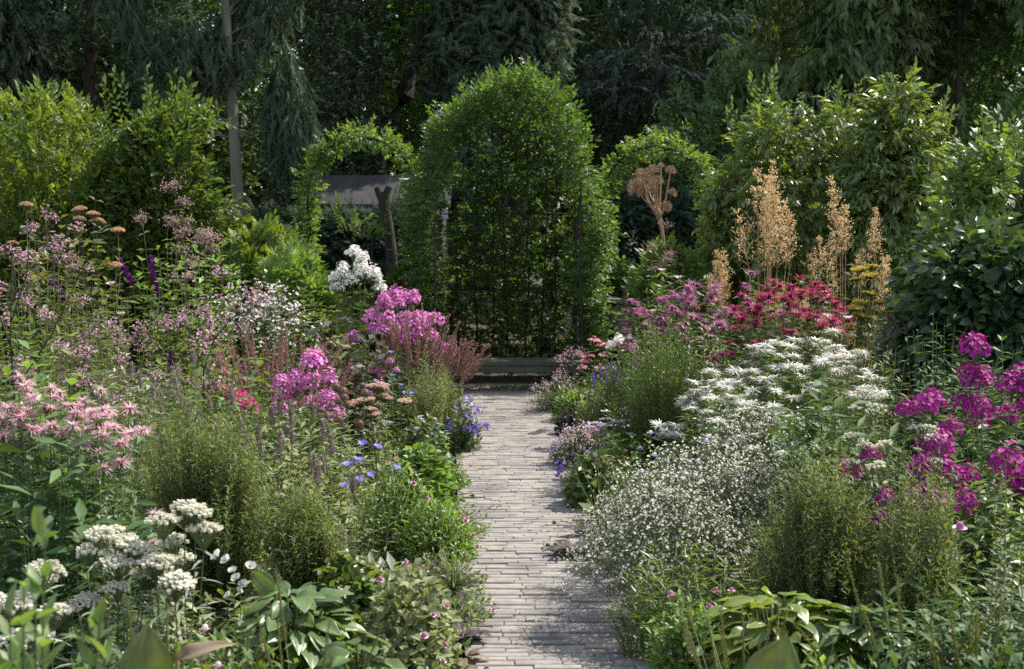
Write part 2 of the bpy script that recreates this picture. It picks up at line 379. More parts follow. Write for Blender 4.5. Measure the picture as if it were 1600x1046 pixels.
def head_spike(seed, L=.16, r=.011, n=70, s=.008, taper=.5, tip=.3):
    g = R(seed); mb = MB(); t = g.uniform(0, 1, n); a = g.uniform(0, 2 * pi, n)
    rr = r * (1 - taper * t ** 2) * g.uniform(.7, 1.15, n)
    p = np.c_[rr * np.cos(a), rr * np.sin(a), t * L]
    mb.inst(diamond(.7, .2), p * np.array((.5, .5, 1)), np.c_[np.cos(a), np.sin(a), np.full(n, .8)], perp(np.c_[np.cos(a), np.sin(a), a * 0], g), s * g.uniform(.7, 1.3, n) * 1.6, 0)
    z = np.linspace(0, 1, 5); mb.tubes(np.c_[z * 0, z * 0, z * L][None], (r * .6 * (1 - .7 * z))[None], 5, 0)
    return mb
def head_ball(seed, r=.022, n=90, s=.35):
    g = R(seed); mb = MB(); u = fib(n); mb.add(BALL[0] * r * .85 + np.array((0, 0, r)), BALL[1], 0)
    mb.inst(diamond(.6, .2), u * r * .8 + np.array((0, 0, r)), u, perp(u, g), r * s * g.uniform(.7, 1.2, n), 0)
    return mb
def head_corymb(seed, r=.045, n=26, s=.0085, dome=.35, stalk=.05, mis=(0, 1)):
    g = R(seed); mb = MB(); rr = np.sqrt((np.arange(n) + .5) / n); a = np.arange(n) * 2.399963
    p = np.c_[rr * np.cos(a) * r, rr * np.sin(a) * r, stalk + r * dome * (1 - rr ** 2) + g.normal(0, .004, n)]
    mb.inst(CUBEBALL, p, (0, 1, 0), np.c_[g.normal(0, 1, (n, 3))], s * g.uniform(.75, 1.25, n), mis[0])
    mb.inst(floret(6, 1.5, .8, .9, seed), p, (0, 0, 1), perp(np.tile((0., 0, 1), (n, 1)), g), s, mis[0])
    z = np.zeros_like(p); mb.tubes(np.stack([z, p * (.5, .5, .5), p], 1), .0011, 3, mis[1])
    return mb
def head_rays(seed, r=.03, n=18, w=.3, el=.05, c=.009, dome=.6):
    """daisy, aster or coneflower"""
    g = R(seed); mb = MB(); a = np.arange(n) * 2 * pi / n + g.normal(0, .06, n); T = PETAL[0].copy(); T[:, 0] *= w
    d = np.c_[np.cos(a), np.sin(a), np.full(n, el) + g.normal(0, .1, n)]
    mb.inst((T, PETAL[1]), d * c * .6, d, (0, 0, 1), r * g.uniform(.88, 1.08, n), 0)
    mb.add(BALL[0] * np.array((c, c, c * dome)), BALL[1], 1)
    return mb
def head_cup(seed, r=.035, n=5, cup=.8, w=1.25, c=.008):
    g = R(seed); mb = MB(); mb.inst(floret(n, r, w, cup, seed, .12), [(0, 0, 0)], (0, 0, 1), (1, 0, 0), 1.0, 0)
    mb.add(BALL[0] * np.array((c, c, c * 1.2)) + np.array((0, 0, c)), BALL[1], 1)
    return mb
def head_spray(seed, L=.25, r=.12, n=45, s=.006, npet=5, droop=0.0, cup=.3, stemr=.0008):
    """airy branching spray of tiny flowers"""
    g = R(seed); mb = MB(); nb = 7
    tip = np.c_[g.normal(0, r * .55, (nb, 2)), g.uniform(.55, 1, nb) * L]; k = g.integers(0, nb, n)
    p = tip[k] + g.normal(0, 1, (n, 3)) * np.array((r * .33, r * .33, L * .16)); p[:, 2] = np.maximum(p[:, 2], L * .2); p[:, 2] -= droop * np.hypot(p[:, 0], p[:, 1])
    z = np.zeros((nb, 3)); mb.tubes(np.stack([z, tip * (.35, .35, .5), tip], 1), stemr * 1.3, 3, 1)
    mb.tubes(np.stack([tip[k] * (.8, .8, .75), (tip[k] + p) / 2, p], 1), stemr, 3, 1)
    d = nrm(p * (1, 1, .5) + np.array((0, 0, L * .4))) + g.normal(0, .5, (n, 3))
    mb.inst(floret(npet, 1, .95, cup, seed), p, d, perp(d, g), s * g.uniform(.7, 1.25, n), 0)
    return mb
def head_plume(seed, L=.48, r=.10, n=300, s=.0165):
    """big loose panicle, cone shaped"""
    g = R(seed); mb = MB(); nb = 26; t = np.sort(g.uniform(.05, 1, nb)) ; a = np.arange(nb) * 2.4 + g.normal(0, .3, nb)
    bl = r * (1.15 - t) * g.uniform(.7, 1.3, nb)
    b0 = np.c_[np.zeros((nb, 2)), t * L]; b1 = b0 + np.c_[np.cos(a) * bl, np.sin(a) * bl, bl * 1.1]
    mb.tubes(np.stack([b0, (b0 + b1) / 2 + np.c_[np.cos(a) * bl * .12, np.sin(a) * bl * .12, bl * 0], b1], 1), .0016, 3, 1)
    zz = np.linspace(0, 1, 4); mb.tubes(np.c_[zz * 0, zz * 0, zz * L][None], (.004 * (1 - .8 * zz))[None], 4, 1)
    k = g.integers(0, nb, n); u = g.uniform(.25, 1.05, n)[:, None]
    p = b0[k] * (1 - u) + b1[k] * u + g.normal(0, .011, (n, 3)); d = nrm(b1[k] - b0[k]) + g.normal(0, .6, (n, 3))
    mb.inst(diamond(.55, .25), p, d, perp(d, g), s * g.uniform(.6, 1.5, n), 0)
    return mb
def head_umbel(seed, r=.075, n=70, s=.008):
    """ball-shaped dry umbel"""
    g = R(seed); mb = MB(); u = fib(n, -.35, 1); p = u * r * g.uniform(.85, 1.05, (n, 1)) + np.array((0, 0, r * .3))
    z = np.zeros_like(p); mb.tubes(np.stack([z, p * .5, p], 1), .0012, 3, 1)
    k = np.repeat(np.arange(n), 7); q = p[k] + g.normal(0, .008, (len(k), 3)); d = u[k] + g.normal(0, .5, (len(k), 3))
    mb.inst(diamond(.6, .2), q, d, perp(d, g), s * g.uniform(.8, 1.6, len(k)), 0)
    return mb

# ------------------------------------------------------------------ foliage bodies
def lump(u, seed, amp):
    g = R(seed + 991); s = np.ones(len(u))
    for _ in range(9):
        v = nrm(g.normal(0, 1, 3)); s += amp * g.uniform(.4, 1) * np.sign(g.normal()) * np.exp(-((1 - u @ v) / .28))
    return s
def noise3(p, seed, f):
    g = R(seed + 77); o = np.zeros(len(p))
    for _ in range(6):
        k = g.normal(0, 1, 3) * f; o += np.sin(p @ k + g.uniform(0, 6.28))
    return o / 6 ** .5
def crown(mb, seed, tpls, n, c, rad, size, lumps=.25, inner=.35, up=.4, nf=2.0, cut=-.6, zmin=None, droop=0.0, mi=0, sv=.3):
    """twigs with leaves through the volume of a lumpy crown; holes where the noise is low"""
    g = R(seed); u = nrm(g.normal(0, 1, (n, 3))); s = lump(u, seed, lumps)
    rr = inner + (1 - inner) * g.uniform(0, 1, n) ** .45
    p = np.array(c) + u * np.array(rad) * (rr * s)[:, None]
    keep = noise3(p, seed, nf) > cut
    if zmin is not None: keep &= p[:, 2] > zmin
    p, u = p[keep], u[keep]; m = len(p)
    d = nrm(u / np.array(rad) * min(rad)) * .7 + np.array((0, 0, up)) + g.normal(0, .45, (m, 3)); d[:, 2] -= droop
    nn = np.array((0, 0, 1.)) + u * .4 + g.normal(0, .35, (m, 3))
    sz = size * g.uniform(1 - sv, 1 + sv, m); k = g.integers(0, len(tpls), m)
    for i, t in enumerate(tpls): mb.inst(t, p[k == i] - nrm(d[k == i]) * sz[k == i][:, None] * .4, d[k == i], nn[k == i], sz[k == i], mi)
    return p
class Clump: pass
def clump(seed, n, r0, r1, h, tpl=LEAF_N, leaf=(.09, .05), nl=9, f0=.12, f1=.93, pair=True, elev=(-.1, .7), dome=.25, hj=.08, stemr=.003, sx=1.0, sy=1.0, bend=1.6, smat='stem', lmat='g_mid', lean=(0, 0), wild=0.0):
    """upright herbaceous stems with leaves; returns meshes and the stem tips"""
    g = R(seed); c = Clump()
    a = g.uniform(0, 2 * pi, n); rr = np.sqrt(g.uniform(0, 1, n))
    b = np.c_[np.cos(a) * rr * r0 * sx, np.sin(a) * rr * r0 * sy, np.zeros(n)]
    e = np.c_[np.cos(a) * rr * r1 * sx + lean[0], np.sin(a) * rr * r1 * sy + lean[1], h * (1 - dome * rr ** 2) * (1 + hj * g.normal(0, 1, n))]
    if wild:
        q = np.c_[np.cos(a) * rr, np.sin(a) * rr, np.zeros(n)]; w_ = noise3(q, seed, 2.6)
        e[:, 2] *= 1 + wild * .5 * np.clip(w_, -1.6, 1.2); e[:, :2] *= (1 + wild * noise3(q, seed + 3, 2.2))[:, None]; e[:, :2] += g.normal(0, wild * r1 * .22, (n, 2))
    wig = g.normal(0, .012 * h, (n, 2))
    def at(t):
        t = np.asarray(t, float); q = np.empty(t.shape + (3,)); sh = (n,) + (1,) * (t.ndim - 1)
        for k in range(2):
            q[..., k] = b[:, k].reshape(sh) + (e - b)[:, k].reshape(sh) * t ** bend + wig[:, k].reshape(sh) * np.sin(t * 5.5)
        q[..., 2] = e[:, 2].reshape(sh) * t
        return q
    T = np.broadcast_to(np.linspace(0, 1, 6), (n, 6)); poly = at(T)
    ms = MB().tubes(poly, stemr * (1 - .55 * T), 3)
    t = np.broadcast_to(np.linspace(f0, f1, nl), (n, nl)) + g.normal(0, .4 * (f1 - f0) / nl, (n, nl)); t = np.clip(t, .02, 1)
    pos = at(t).reshape(-1, 3); az = (g.uniform(0, 6.28, (n, 1)) + np.arange(nl)[None] * (pi / 2 if pair else 2.4) + g.normal(0, .3, (n, nl))).ravel()
    tt = t.ravel(); ml = MB()
    for k in range(2 if pair else 1):
        z = az + k * pi; el = g.uniform(elev[0], elev[1], len(z))
        d = np.c_[np.cos(z) * np.cos(el), np.sin(z) * np.cos(el), np.sin(el)]
        nn = np.array((0, 0, 1.)) + g.normal(0, .28, d.shape)
        sz = (leaf[0] + (leaf[1] - leaf[0]) * tt) * g.uniform(.75, 1.2, len(z))
        ml.inst(tpl, pos, d, nn, sz)
    c.stems = ms.mesh('stems', M[smat], True); c.leaves = ml.mesh('leaves', M[lmat], True)
    c.tips = at(np.full((n, 1), .995))[:, 0]; c.dirs = nrm(at(np.full((n, 1), 1.0))[:, 0] - at(np.full((n, 1), .9))[:, 0])
    c.at = at; c.n = n
    return c
def plant(name, label, cat, px, d, c, heads=None, hname='flower_head', hmax=100, hscale=1.0, hsv=.15, upright=.5, group=None, rot=None, scale=1.0, extra=(), seed=0, x=None, hlabel=None, sink=0.0, tilt=.12):
    """a thing at photo column px, distance d: stems, leaves and one child per flower head"""
    g = R(seed + int(d * 100) + int(px))
    t = thing(name, label, cat, (X(px, d) if x is None else x, d, -sink), g.uniform(0, 6.28) if rot is None else rot, group, scale)
    if c is not None:
        part('stems', c.stems, t); part('leaves', c.leaves, t)
        if heads:
            idx = np.arange(c.n)[:hmax]
            for i in idx:
                dr = nrm(c.dirs[i] * (1 - upright) + np.array((0, 0, upright)) + g.normal(0, tilt, 3))
                part(hname, heads[int(g.integers(0, len(heads)))], t, c.tips[i], dr, g.uniform(0, 6.28), hscale * g.uniform(1 - hsv, 1 + hsv), hlabel)
    for nm, me in extra: part(nm, me, t)
    return t
def variants(fn, mats, nv=3, name='flower_head', seed=1, **k):
    return [fn(seed * 31 + i, **k).mesh(name, [M[m] for m in mats]) for i in range(nv)]
# ================================================================== SETTING
def pc(d): return 0.16 + (d - 5.28) * (-0.217 / 7.3) + 0.05 * math.sin((d - 5) * .55) + .065 * max(0, 6.8 - d)      # centre line of the path
PW = .84
g = R(5)
nx, ny = 60, 60
gx = np.concatenate([np.linspace(-140, -8, 14), np.linspace(-7, 7, 60), np.linspace(8, 140, 14)])
gy = np.concatenate([np.linspace(-40, -1, 6), np.linspace(0, 24, 70), np.linspace(26, 200, 16)])
GX, GY = np.meshgrid(gx, gy); GZ = .02 * np.sin(GX * 2.1 + GY) * np.sin(GY * 1.7) - .05
near = np.abs(GX - np.vectorize(pc)(np.clip(GY, 3, 14))) < 1.0
GZ[near] = -.06
V = np.stack([GX, GY, GZ], -1).reshape(-1, 3); W_ = len(gx)
Q = [(j * W_ + i, j * W_ + i + 1, (j + 1) * W_ + i + 1, (j + 1) * W_ + i) for j in range(len(gy) - 1) for i in range(W_ - 1)]
struct('ground', MB().add(V, Q).mesh('ground', M['soil'], True))
# path: a bed of sand and worn bricks laid on edge, course after course
mb = MB(); ds = np.linspace(2.0, 13.0, 60)
V = []; Q = []
for i, d in enumerate(ds): V += [(pc(d) - PW / 2 - .02, d, .007), (pc(d) + PW / 2 + .02, d, .007)]
for i in range(len(ds) - 1): Q.append((2 * i, 2 * i + 1, 2 * i + 3, 2 * i + 2))
mb.add(V, Q, 1)
d = 2.0; row = 0
while d < 13.0:
    th = .049 + g.normal(0, .003); x0 = -PW / 2 - g.uniform(.0, .17); slope = g.normal(0, .006); zrow = g.normal(0, .0012)
    while x0 < PW / 2 - .02:
        L = g.choice((.195, .19, .185, .175, .09), p=(.3, .3, .2, .12, .08)) + g.normal(0, .006)
        a, b = max(x0, -PW / 2 + g.normal(0, .012)), min(x0 + L, PW / 2 + g.normal(0, .014))
        if b - a > .03:
            gap = .002 + abs(g.normal(0, .002))
            mb.box((pc(d) + (a + b) / 2, d + g.normal(0, .003) + slope * (a + b) / 2, -.012 + zrow + g.normal(0, .0018)), (b - a - gap, th - gap - abs(g.normal(0, .0022)), .05), (g.normal(0, .014), g.normal(0, .008), g.normal(0, .014)), 0, .004)
        x0 += L
    d += th + .002; row += 1
struct('path', mb.mesh('path', [M['brick'], M['joint']]))
# trodden sandy strip in front of the bench
V = []; Q = []; n = 24
for i in range(n + 1):
    x = -1.5 + 3.2 * i / n
    V += [(x, 13.02 + .02 * math.sin(i * 2.1), -.006), (x, 14.0, -.004)]
for i in range(n): Q.append((2 * i, 2 * i + 2, 2 * i + 3, 2 * i + 1))
struct('gravel_ground', MB().add(V, Q).mesh('gravel_ground', M['gravel']))
# low ground cover: moss, seedlings and grass nobody could count
def cover(seed, n, x0, x1, d0, d1, name, edge):
    g = R(seed); d = g.uniform(d0, d1, n); x = g.uniform(x0, x1, n)
    e = np.array([pc(q) for q in d]); keep = (np.abs(x - e) > PW / 2 - .07 * np.clip(np.sin(d * 5.3 + seed) + np.sin(d * 13.1), 0, 1.4) + g.exponential(.03, n)); x, d = x[keep], d[keep]; m = len(x)
    z = g.uniform(0, .16, m) * np.clip(np.abs(x - e[keep]) - PW / 2, .1, 1)
    a = g.uniform(0, 6.28, m); dr = np.c_[np.cos(a), np.sin(a), g.uniform(.2, 1.2, m)]
    mb = MB(); mb.inst(LEAF, np.c_[x, d, z - .02], dr, np.array((0, 0, 1)) + g.normal(0, .4, (m, 3)), g.uniform(.03, .085, m))
    struct(name, mb.mesh(name, M['g_mid']), 'stuff')
cover(21, 26000, -3.6, 0, 3.2, 13.6, 'ground_cover', 0)
cover(22, 24000, 0, 3.6, 3.2, 13.6, 'ground_cover', 0)

g = R(23); n = 90; d = g.uniform(4.6, 13, n); x = np.array([pc(q) for q in d]) + g.choice((-1, 1), n) * PW / 2 * (1 - np.abs(g.normal(0, .35, n)))
mb = MB(); a = g.uniform(0, 6.28, n); mb.inst(LEAF, np.c_[x, d, np.full(n, .0165)], np.c_[np.cos(a), np.sin(a), g.uniform(0, .25, n)], np.array((0, 0, 1)) + g.normal(0, .25, (n, 3)), g.uniform(.015, .04, n))
struct('leaf_litter', mb.mesh('leaf_litter', M['g_dry']), 'stuff')
# ================================================================== WOODLAND BEHIND
SP_LEAF = [sprig(40 + i, 9, 1, LEAF, .42, 60, .3) for i in range(3)]
SP_DIA = [sprig(50 + i, 11, 1, diamond(.55, .12), .34, 65, .25, .7) for i in range(3)]
SP_DROOP = [sprig(60 + i, 8, 1, leaf(.36, .12, .35, 2), .5, 50, .75) for i in range(3)]
FROND = [frond(70 + i) for i in range(3)]
FROND_D = [frond(80 + i, 10, .08, .9, 30, .5) for i in range(3)]
PIN = [pinnate(5), pinnate(6, .3)]
def branches(seed, base, top, n, length, r, f0=.35, droop=0.0, mat='bark_dark', rb=.03, wob=.06):
    """tapered trunk with limbs"""
    g = R(seed); base = np.array(base, float); top = np.array(top, float); k = 9
    t = np.linspace(0, 1, k)[:, None]; pl = base + (top - base) * t; pl[1:, :2] += np.cumsum(g.normal(0, wob, (k - 1, 2)), 0) * .5
    mb = MB(); rad = r * (1 - .75 * t[:, 0]); rad[0] *= 1.35
    mb.tubes(pl[None], rad[None], 10)
    tt = g.uniform(f0, .97, n); i0 = np.clip((tt * (k - 1)).astype(int), 0, k - 2); fr = (tt * (k - 1) - i0)[:, None]
    b0 = pl[i0] * (1 - fr) + pl[i0 + 1] * fr; a = np.arange(n) * 2.4 + g.normal(0, .4, n)
    L = length * (1.15 - tt * .8) * g.uniform(.6, 1.15, n); el = g.uniform(.1, .8, n) - droop
    e = b0 + np.c_[np.cos(a) * np.cos(el) * L, np.sin(a) * np.cos(el) * L, np.sin(el) * L]
    mid = (b0 + e) / 2 + np.c_[np.zeros((n, 2)), L * .12 * (1 if droop > 0 else -1)]
    rr = np.minimum(rb, r * .4)
    mb.tubes(np.stack([b0, mid, e], 1), np.array((rr, rr * .6, rr * .2)), 5)
    return mb.mesh('trunk', M[mat], True), e
def tree(name, label, px, d, h, rad, cz, tpls, n, size, mat, seed, trunk=.16, group=None, lean=0.0, up=.3, droop=0.0, lumps=.3, cut=-.7, bark='bark_dark', fr=.3, inner=.3, nf=1.2, cat='tree', limb=1.6, zmin=.6, pname='crown', cdx=0.0):
    t = thing(name, label, cat, (X(px, d), d, -.06), 0, group)
    me, tips = branches(seed, (0, 0, 0), (lean, 0, h * .92), 16, limb, trunk, fr, .3 if droop else 0, bark)
    part('trunk', me, t)
    mb = MB(); crown(mb, seed, tpls, n, (lean * .6 + cdx, 0, cz), rad, size, lumps, inner, up, nf, cut, zmin, droop)
    # sprays on the limbs, so the crown follows them
    part(pname, mb.mesh(pname, M[mat]), t)
    return t
G1 = 'trees of the dark wood'
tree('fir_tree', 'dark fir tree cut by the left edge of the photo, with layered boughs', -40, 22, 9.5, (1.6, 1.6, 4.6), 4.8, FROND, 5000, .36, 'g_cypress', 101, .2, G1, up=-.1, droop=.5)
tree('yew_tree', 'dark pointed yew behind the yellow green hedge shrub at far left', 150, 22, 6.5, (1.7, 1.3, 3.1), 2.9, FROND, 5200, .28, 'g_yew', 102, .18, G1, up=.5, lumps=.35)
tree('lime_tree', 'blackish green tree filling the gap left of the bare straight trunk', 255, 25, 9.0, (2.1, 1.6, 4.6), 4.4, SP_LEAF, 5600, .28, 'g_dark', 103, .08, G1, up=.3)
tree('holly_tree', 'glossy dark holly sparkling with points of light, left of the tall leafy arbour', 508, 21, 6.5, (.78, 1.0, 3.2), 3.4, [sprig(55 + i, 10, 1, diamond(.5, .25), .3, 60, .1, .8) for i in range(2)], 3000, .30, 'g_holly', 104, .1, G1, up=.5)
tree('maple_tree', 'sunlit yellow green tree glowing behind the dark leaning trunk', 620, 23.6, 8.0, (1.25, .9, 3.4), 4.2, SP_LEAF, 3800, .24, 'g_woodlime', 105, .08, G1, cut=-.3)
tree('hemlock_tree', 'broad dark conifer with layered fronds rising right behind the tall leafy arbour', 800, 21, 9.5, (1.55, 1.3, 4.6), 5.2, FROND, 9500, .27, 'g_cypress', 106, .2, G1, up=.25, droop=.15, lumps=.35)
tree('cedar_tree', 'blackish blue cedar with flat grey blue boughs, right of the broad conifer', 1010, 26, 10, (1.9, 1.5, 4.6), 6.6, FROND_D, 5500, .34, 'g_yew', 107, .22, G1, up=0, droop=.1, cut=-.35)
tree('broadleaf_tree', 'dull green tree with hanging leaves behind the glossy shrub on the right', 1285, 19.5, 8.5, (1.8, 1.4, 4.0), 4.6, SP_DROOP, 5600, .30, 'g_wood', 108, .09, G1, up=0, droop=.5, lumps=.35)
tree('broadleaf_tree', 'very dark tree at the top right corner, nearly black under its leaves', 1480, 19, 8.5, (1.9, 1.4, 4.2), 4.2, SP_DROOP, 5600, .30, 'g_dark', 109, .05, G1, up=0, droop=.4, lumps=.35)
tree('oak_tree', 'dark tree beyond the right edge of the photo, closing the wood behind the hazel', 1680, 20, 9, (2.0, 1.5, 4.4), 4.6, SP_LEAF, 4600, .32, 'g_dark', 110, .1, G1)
tree('cherry_tree', 'small shaded mid green tree between the cedar and the right leafy hoop', 1130, 18.6, 3.4, (.95, .9, 1.4), 1.95, SP_LEAF, 1900, .28, 'g_dark', 111, .06, None, up=.4, limb=.7)
tree('elder_tree', 'olive green undergrowth tree between the cedar and the dull green tree', 1120, 22, 3.4, (1.3, 1.0, 1.25), 2.1, SP_LEAF, 2600, .28, 'g_wood', 112, .1, G1)
# cedar boughs
g = R(71); cd = bpy.data.objects['cedar_tree']; mb = MB()
for (px, py, L) in ((1010, 105, .85), (1075, 118, .6), (975, 88, .6), (1030, 150, .8), (1110, 60, .5), (960, 130, .5), (1130, 28, .5)):
    c = P(px, py, 24.6) - np.array(cd.location); n = 60; t = g.uniform(-1, 1, n)
    p = c + np.c_[t * L, g.normal(0, .25, n), -.12 * t * t * L + g.normal(0, .05, n)]
    mb.inst(FROND[0], p, np.c_[np.sign(t) * .8 + g.normal(0, .5, n), g.normal(-.4, .5, n), g.normal(.05, .2, n)], (0, 0, 1), .32 * g.uniform(.6, 1.2, n))
part('bough', mb.mesh('bough', M['g_cedar']), cd, label='grey blue flat boughs')
# tall straight trunk with drooping crown
t = thing('cypress_tree', 'tall conifer with a bare straight trunk lit on its right edge and drooping grey sprays', 'tree', (X(388, 17), 17, -.06), 0)
top = P(352, 5, 17) - np.array((X(388, 17), 17, -.06)); top = top * (7.0 / top[2])
g = R(120); me, _ = branches(120, (0, 0, 0), top, 0 + 1, .3, .09, .9, 0, 'bark', wob=.012); part('trunk', me, t)
mb = MB(); n = 26
for i in range(n):
    f = g.uniform(.33, .62); b = top * f; a = g.choice((0, pi)) + g.normal(0, .7); L = g.uniform(.25, .75)
    pts = [b]; dr = np.array((math.cos(a), math.sin(a) * .6, g.normal(.1, .4)))
    for k in range(5): dr = dr + g.normal(0, .25, 3) + np.array((0, 0, .12)); pts.append(pts[-1] + nrm(dr) * L / 5)
    mb.tubes(np.array(pts)[None], np.linspace(.013, .003, 6)[None], 4)
part('dead_branch', mb.mesh('dead_branch', M['bark_pale'], True), t)
mb = MB(); crown(mb, 121, FROND_D, 4600, (top[0] * .75 - .15, 0, 4.6), (1.25, .8, 1.5), .26, .35, .3, -.4, 1.6, -.5, 2.75, .9)
crown(mb, 122, FROND_D, 1300, (.5, .3, 2.7), (.38, .4, .95), .24, .3, .3, -.4, 2, -.6, 1.6, .9)
part('crown', mb.mesh('crown', M['g_cypress']), t)
# dark leaning trunk in front of the sunlit tree
t = thing('leaning_tree', 'black curved tree trunk leaning right in front of the glowing yellow green tree', 'tree', (X(575, 22), 22, -.06), 0)
mb = MB(); o = np.array(t.location)
pts = np.array([(0, 0, 0)] + [P(*q, 22) - o for q in ((590, 240), (612, 186), (636, 150), (640, 118), (655, 70), (690, 20), (715, -60))])
mb.tubes(pts[None], np.array((.16, .14, .125, .12, .11, .09, .07, .04))[None], 10)
pts = np.array([P(*q, 22) - o for q in ((600, 210), (588, 140), (592, 90), (580, 60), (575, 0), (560, -60))]); mb.tubes(pts[None], np.array((.07, .065, .06, .055, .045, .03))[None], 8)
part('trunk', mb.mesh('trunk', M['bark_dark'], True), t)
mb = MB(); crown(mb, 131, SP_LEAF, 700, (1.3, 0, 6.6), (1.4, .9, 1.3), .30, .3, .3, .3, 1.5, -.2); part('crown', mb.mesh('crown', M['g_wood']), t)
# far wood: one mass closing the view
mb = MB(); g = R(140)
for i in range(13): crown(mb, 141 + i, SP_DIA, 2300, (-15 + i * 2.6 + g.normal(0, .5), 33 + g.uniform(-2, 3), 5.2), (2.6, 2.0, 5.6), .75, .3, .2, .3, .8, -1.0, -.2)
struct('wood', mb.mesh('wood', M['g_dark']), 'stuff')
# dark clipped hedges between the hoops and the wood
def hedge(label, px0, px1, d, h, mat, seed, tpls, size, th=.5, n=2600):
    x0, x1 = X(px0, d), X(px1, d); t = thing('hedge', label, 'hedge', ((x0 + x1) / 2, d, -.05), 0)
    g = R(seed); L = x1 - x0; mb = MB(); face = g.uniform(0, 1, n); p = np.empty((n, 3))
    p[:, 0] = g.uniform(-L / 2, L / 2, n); p[:, 1] = np.where(face < .5, -th / 2, np.where(face < .7, th / 2, g.uniform(-th / 2, th / 2, n))) + g.normal(0, .06, n)
    p[:, 2] = np.where(face < .7, g.uniform(0, h, n), h) + g.normal(0, .05, n)
    dr = np.c_[g.normal(0, .6, n), np.where(face < .5, -1, np.where(face < .7, 1, 0)), g.uniform(-.1, .9, n)]
    mb.inst(tpls[0], p, dr, np.array((0, 0, 1)) + g.normal(0, .5, (n, 3)), size * g.uniform(.6, 1.2, n))
    part('foliage', mb.mesh('foliage', M[mat]), t)
    k = 8; xs = np.linspace(-L / 2, L / 2, k); mb = MB(); mb.tubes(np.stack([np.c_[xs, xs * 0, xs * 0], np.c_[xs + .05, xs * 0, xs * 0 + h * .5], np.c_[xs, xs * 0, xs * 0 + h * .95]], 1), .03, 5)
    part('stems', mb.mesh('stems', M['bark_dark']), t)
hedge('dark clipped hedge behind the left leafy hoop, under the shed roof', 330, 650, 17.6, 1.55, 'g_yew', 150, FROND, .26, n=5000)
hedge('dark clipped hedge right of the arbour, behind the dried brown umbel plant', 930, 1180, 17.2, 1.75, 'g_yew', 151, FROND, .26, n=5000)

# ================================================================== SHED, STUMP, RAIL
sd = 19.0
t = thing('garden_shed', 'low grey roofed shed seen through the left leafy hoop', 'shed', (X(598, sd), sd, -.05), 0)
wd, dp = 1.9, 1.7; ez, rz = Z(322, sd - .85) + .05, Z(277, sd) + .05
mb = MB(); mb.box((0, 0, ez / 2 - .03), (wd - .2, dp - .25, ez - .06)); part('wall', mb.mesh('wall', M['shedwall']), t)
mb = MB(); ang = math.atan2(rz - ez, dp / 2); L = math.hypot(rz - ez, dp / 2)
mb.box((0, -dp / 4, (rz + ez) / 2), (wd, L, .05), (ang, 0, 0)); mb.box((0, dp / 4 + .01, (rz + ez) / 2), (wd - .01, L, .05), (-ang, 0, 0))
for k in range(2): mb.box((-.31 + k * .62, -dp / 4, (rz + ez) / 2 + .027), (.03, L * .98, .02), (ang, 0, 0))
rf = part('roof', mb.mesh('roof', M['roof']), t)
mb = MB(); mb.box((.33, -dp * .07, rz - .035 + .02), (.16, .11, .012), (ang, 0, .0), 0); pl = part('name_plate', mb.mesh('name_plate', M['plate']), t)
mb = MB()
for k, wq in enumerate((.03, .05, .02)): mb.box((.29 + k * .04, -dp * .07 - .004, rz - .035 + .028), (wq * .6, .045, .004), (ang, 0, 0))
part('marks', mb.mesh('marks', M['ink']), pl)
mb = MB(); mb.box((0, -dp / 2 + .005, ez - .1), (wd - .06, .03, .13)); part('fascia_board', mb.mesh('fascia_board', M['fascia']), t)
t = thing('tree_stump', 'dark forked stump standing in front of the grey shed roof', 'stump', (X(612, 16.5), 16.5, -.05), 0)
mb = MB(); o = np.array(t.location)
mb.tubes(np.array([(0, 0, 0)] + [P(*q, 16.5) - o for q in ((612, 400), (606, 350), (600, 318))])[None], np.array((.09, .07, .06, .06))[None], 8)
for q in (((600, 318), (594, 305), (589, 293)), ((600, 318), (603, 306), (608, 292))): mb.tubes(np.array([P(*k, 16.5) - o for k in q])[None], np.array((.055, .045, .04))[None], 8)
part('trunk', mb.mesh('trunk', M['bark_dark'], True), t)
t = thing('wooden_rail', 'weathered grey wooden rail on a post right of the arbour', 'rail', (X(965, 13.9), 13.9, -.05), 0)
zr = Z(470, 13.9) + .05
mb = MB(); mb.box((0, 0, zr), (.36, .07, .045), (0, .02, 0), 0, .006); part('handrail', mb.mesh('handrail', M['wood_grey']), t)
for xx in (-.13, .13): mb = MB(); mb.box((xx, 0, zr / 2 - .015), (.07, .06, zr - .05), None, 0, .005); part('post', mb.mesh('post', M['wood_grey']), t)
mb = MB(); mb.box((0, .01, zr - .16), (.19, .02, .2), None, 0, .003); part('panel', mb.mesh('panel', M['wood_grey']), t)

# ================================================================== ARBOUR AND HOOPS
HB = [sprig(160 + i, 8, 1, leaf(.55, .12, .2, 2), .42, 60, .2, .6) for i in range(3)]
AX = X(792, 13.7); YF, YB = 13.6, 15.1; HW, ZS, RT = .71, 1.64, 1.17
t = thing('leafy_arbour', 'tall round topped arbour of hornbeam leaves at the end of the brick path', 'arbour', (AX, 0, -.03), 0)
def prof(s):          # 0..1 along the hoop: left foot, over the top, right foot
    s = np.asarray(s); Ls = ZS; La = pi * (HW + RT) / 2; tot = 2 * Ls + La; q = s * tot
    th = np.clip((q - Ls) / La, 0, 1) * pi
    x = np.where(q < Ls, -HW, np.where(q > Ls + La, HW, -HW * np.cos(th))); z = np.where(q < Ls, q, np.where(q > Ls + La, tot - q, ZS + RT * np.sin(th)))
    nx_ = np.where(q < Ls, -1., np.where(q > Ls + La, 1., -np.cos(th))); nz = np.where((q < Ls) | (q > Ls + La), 0., np.sin(th))
    return x, z, nx_, nz
g = R(161); mb = MB(); n = 7600
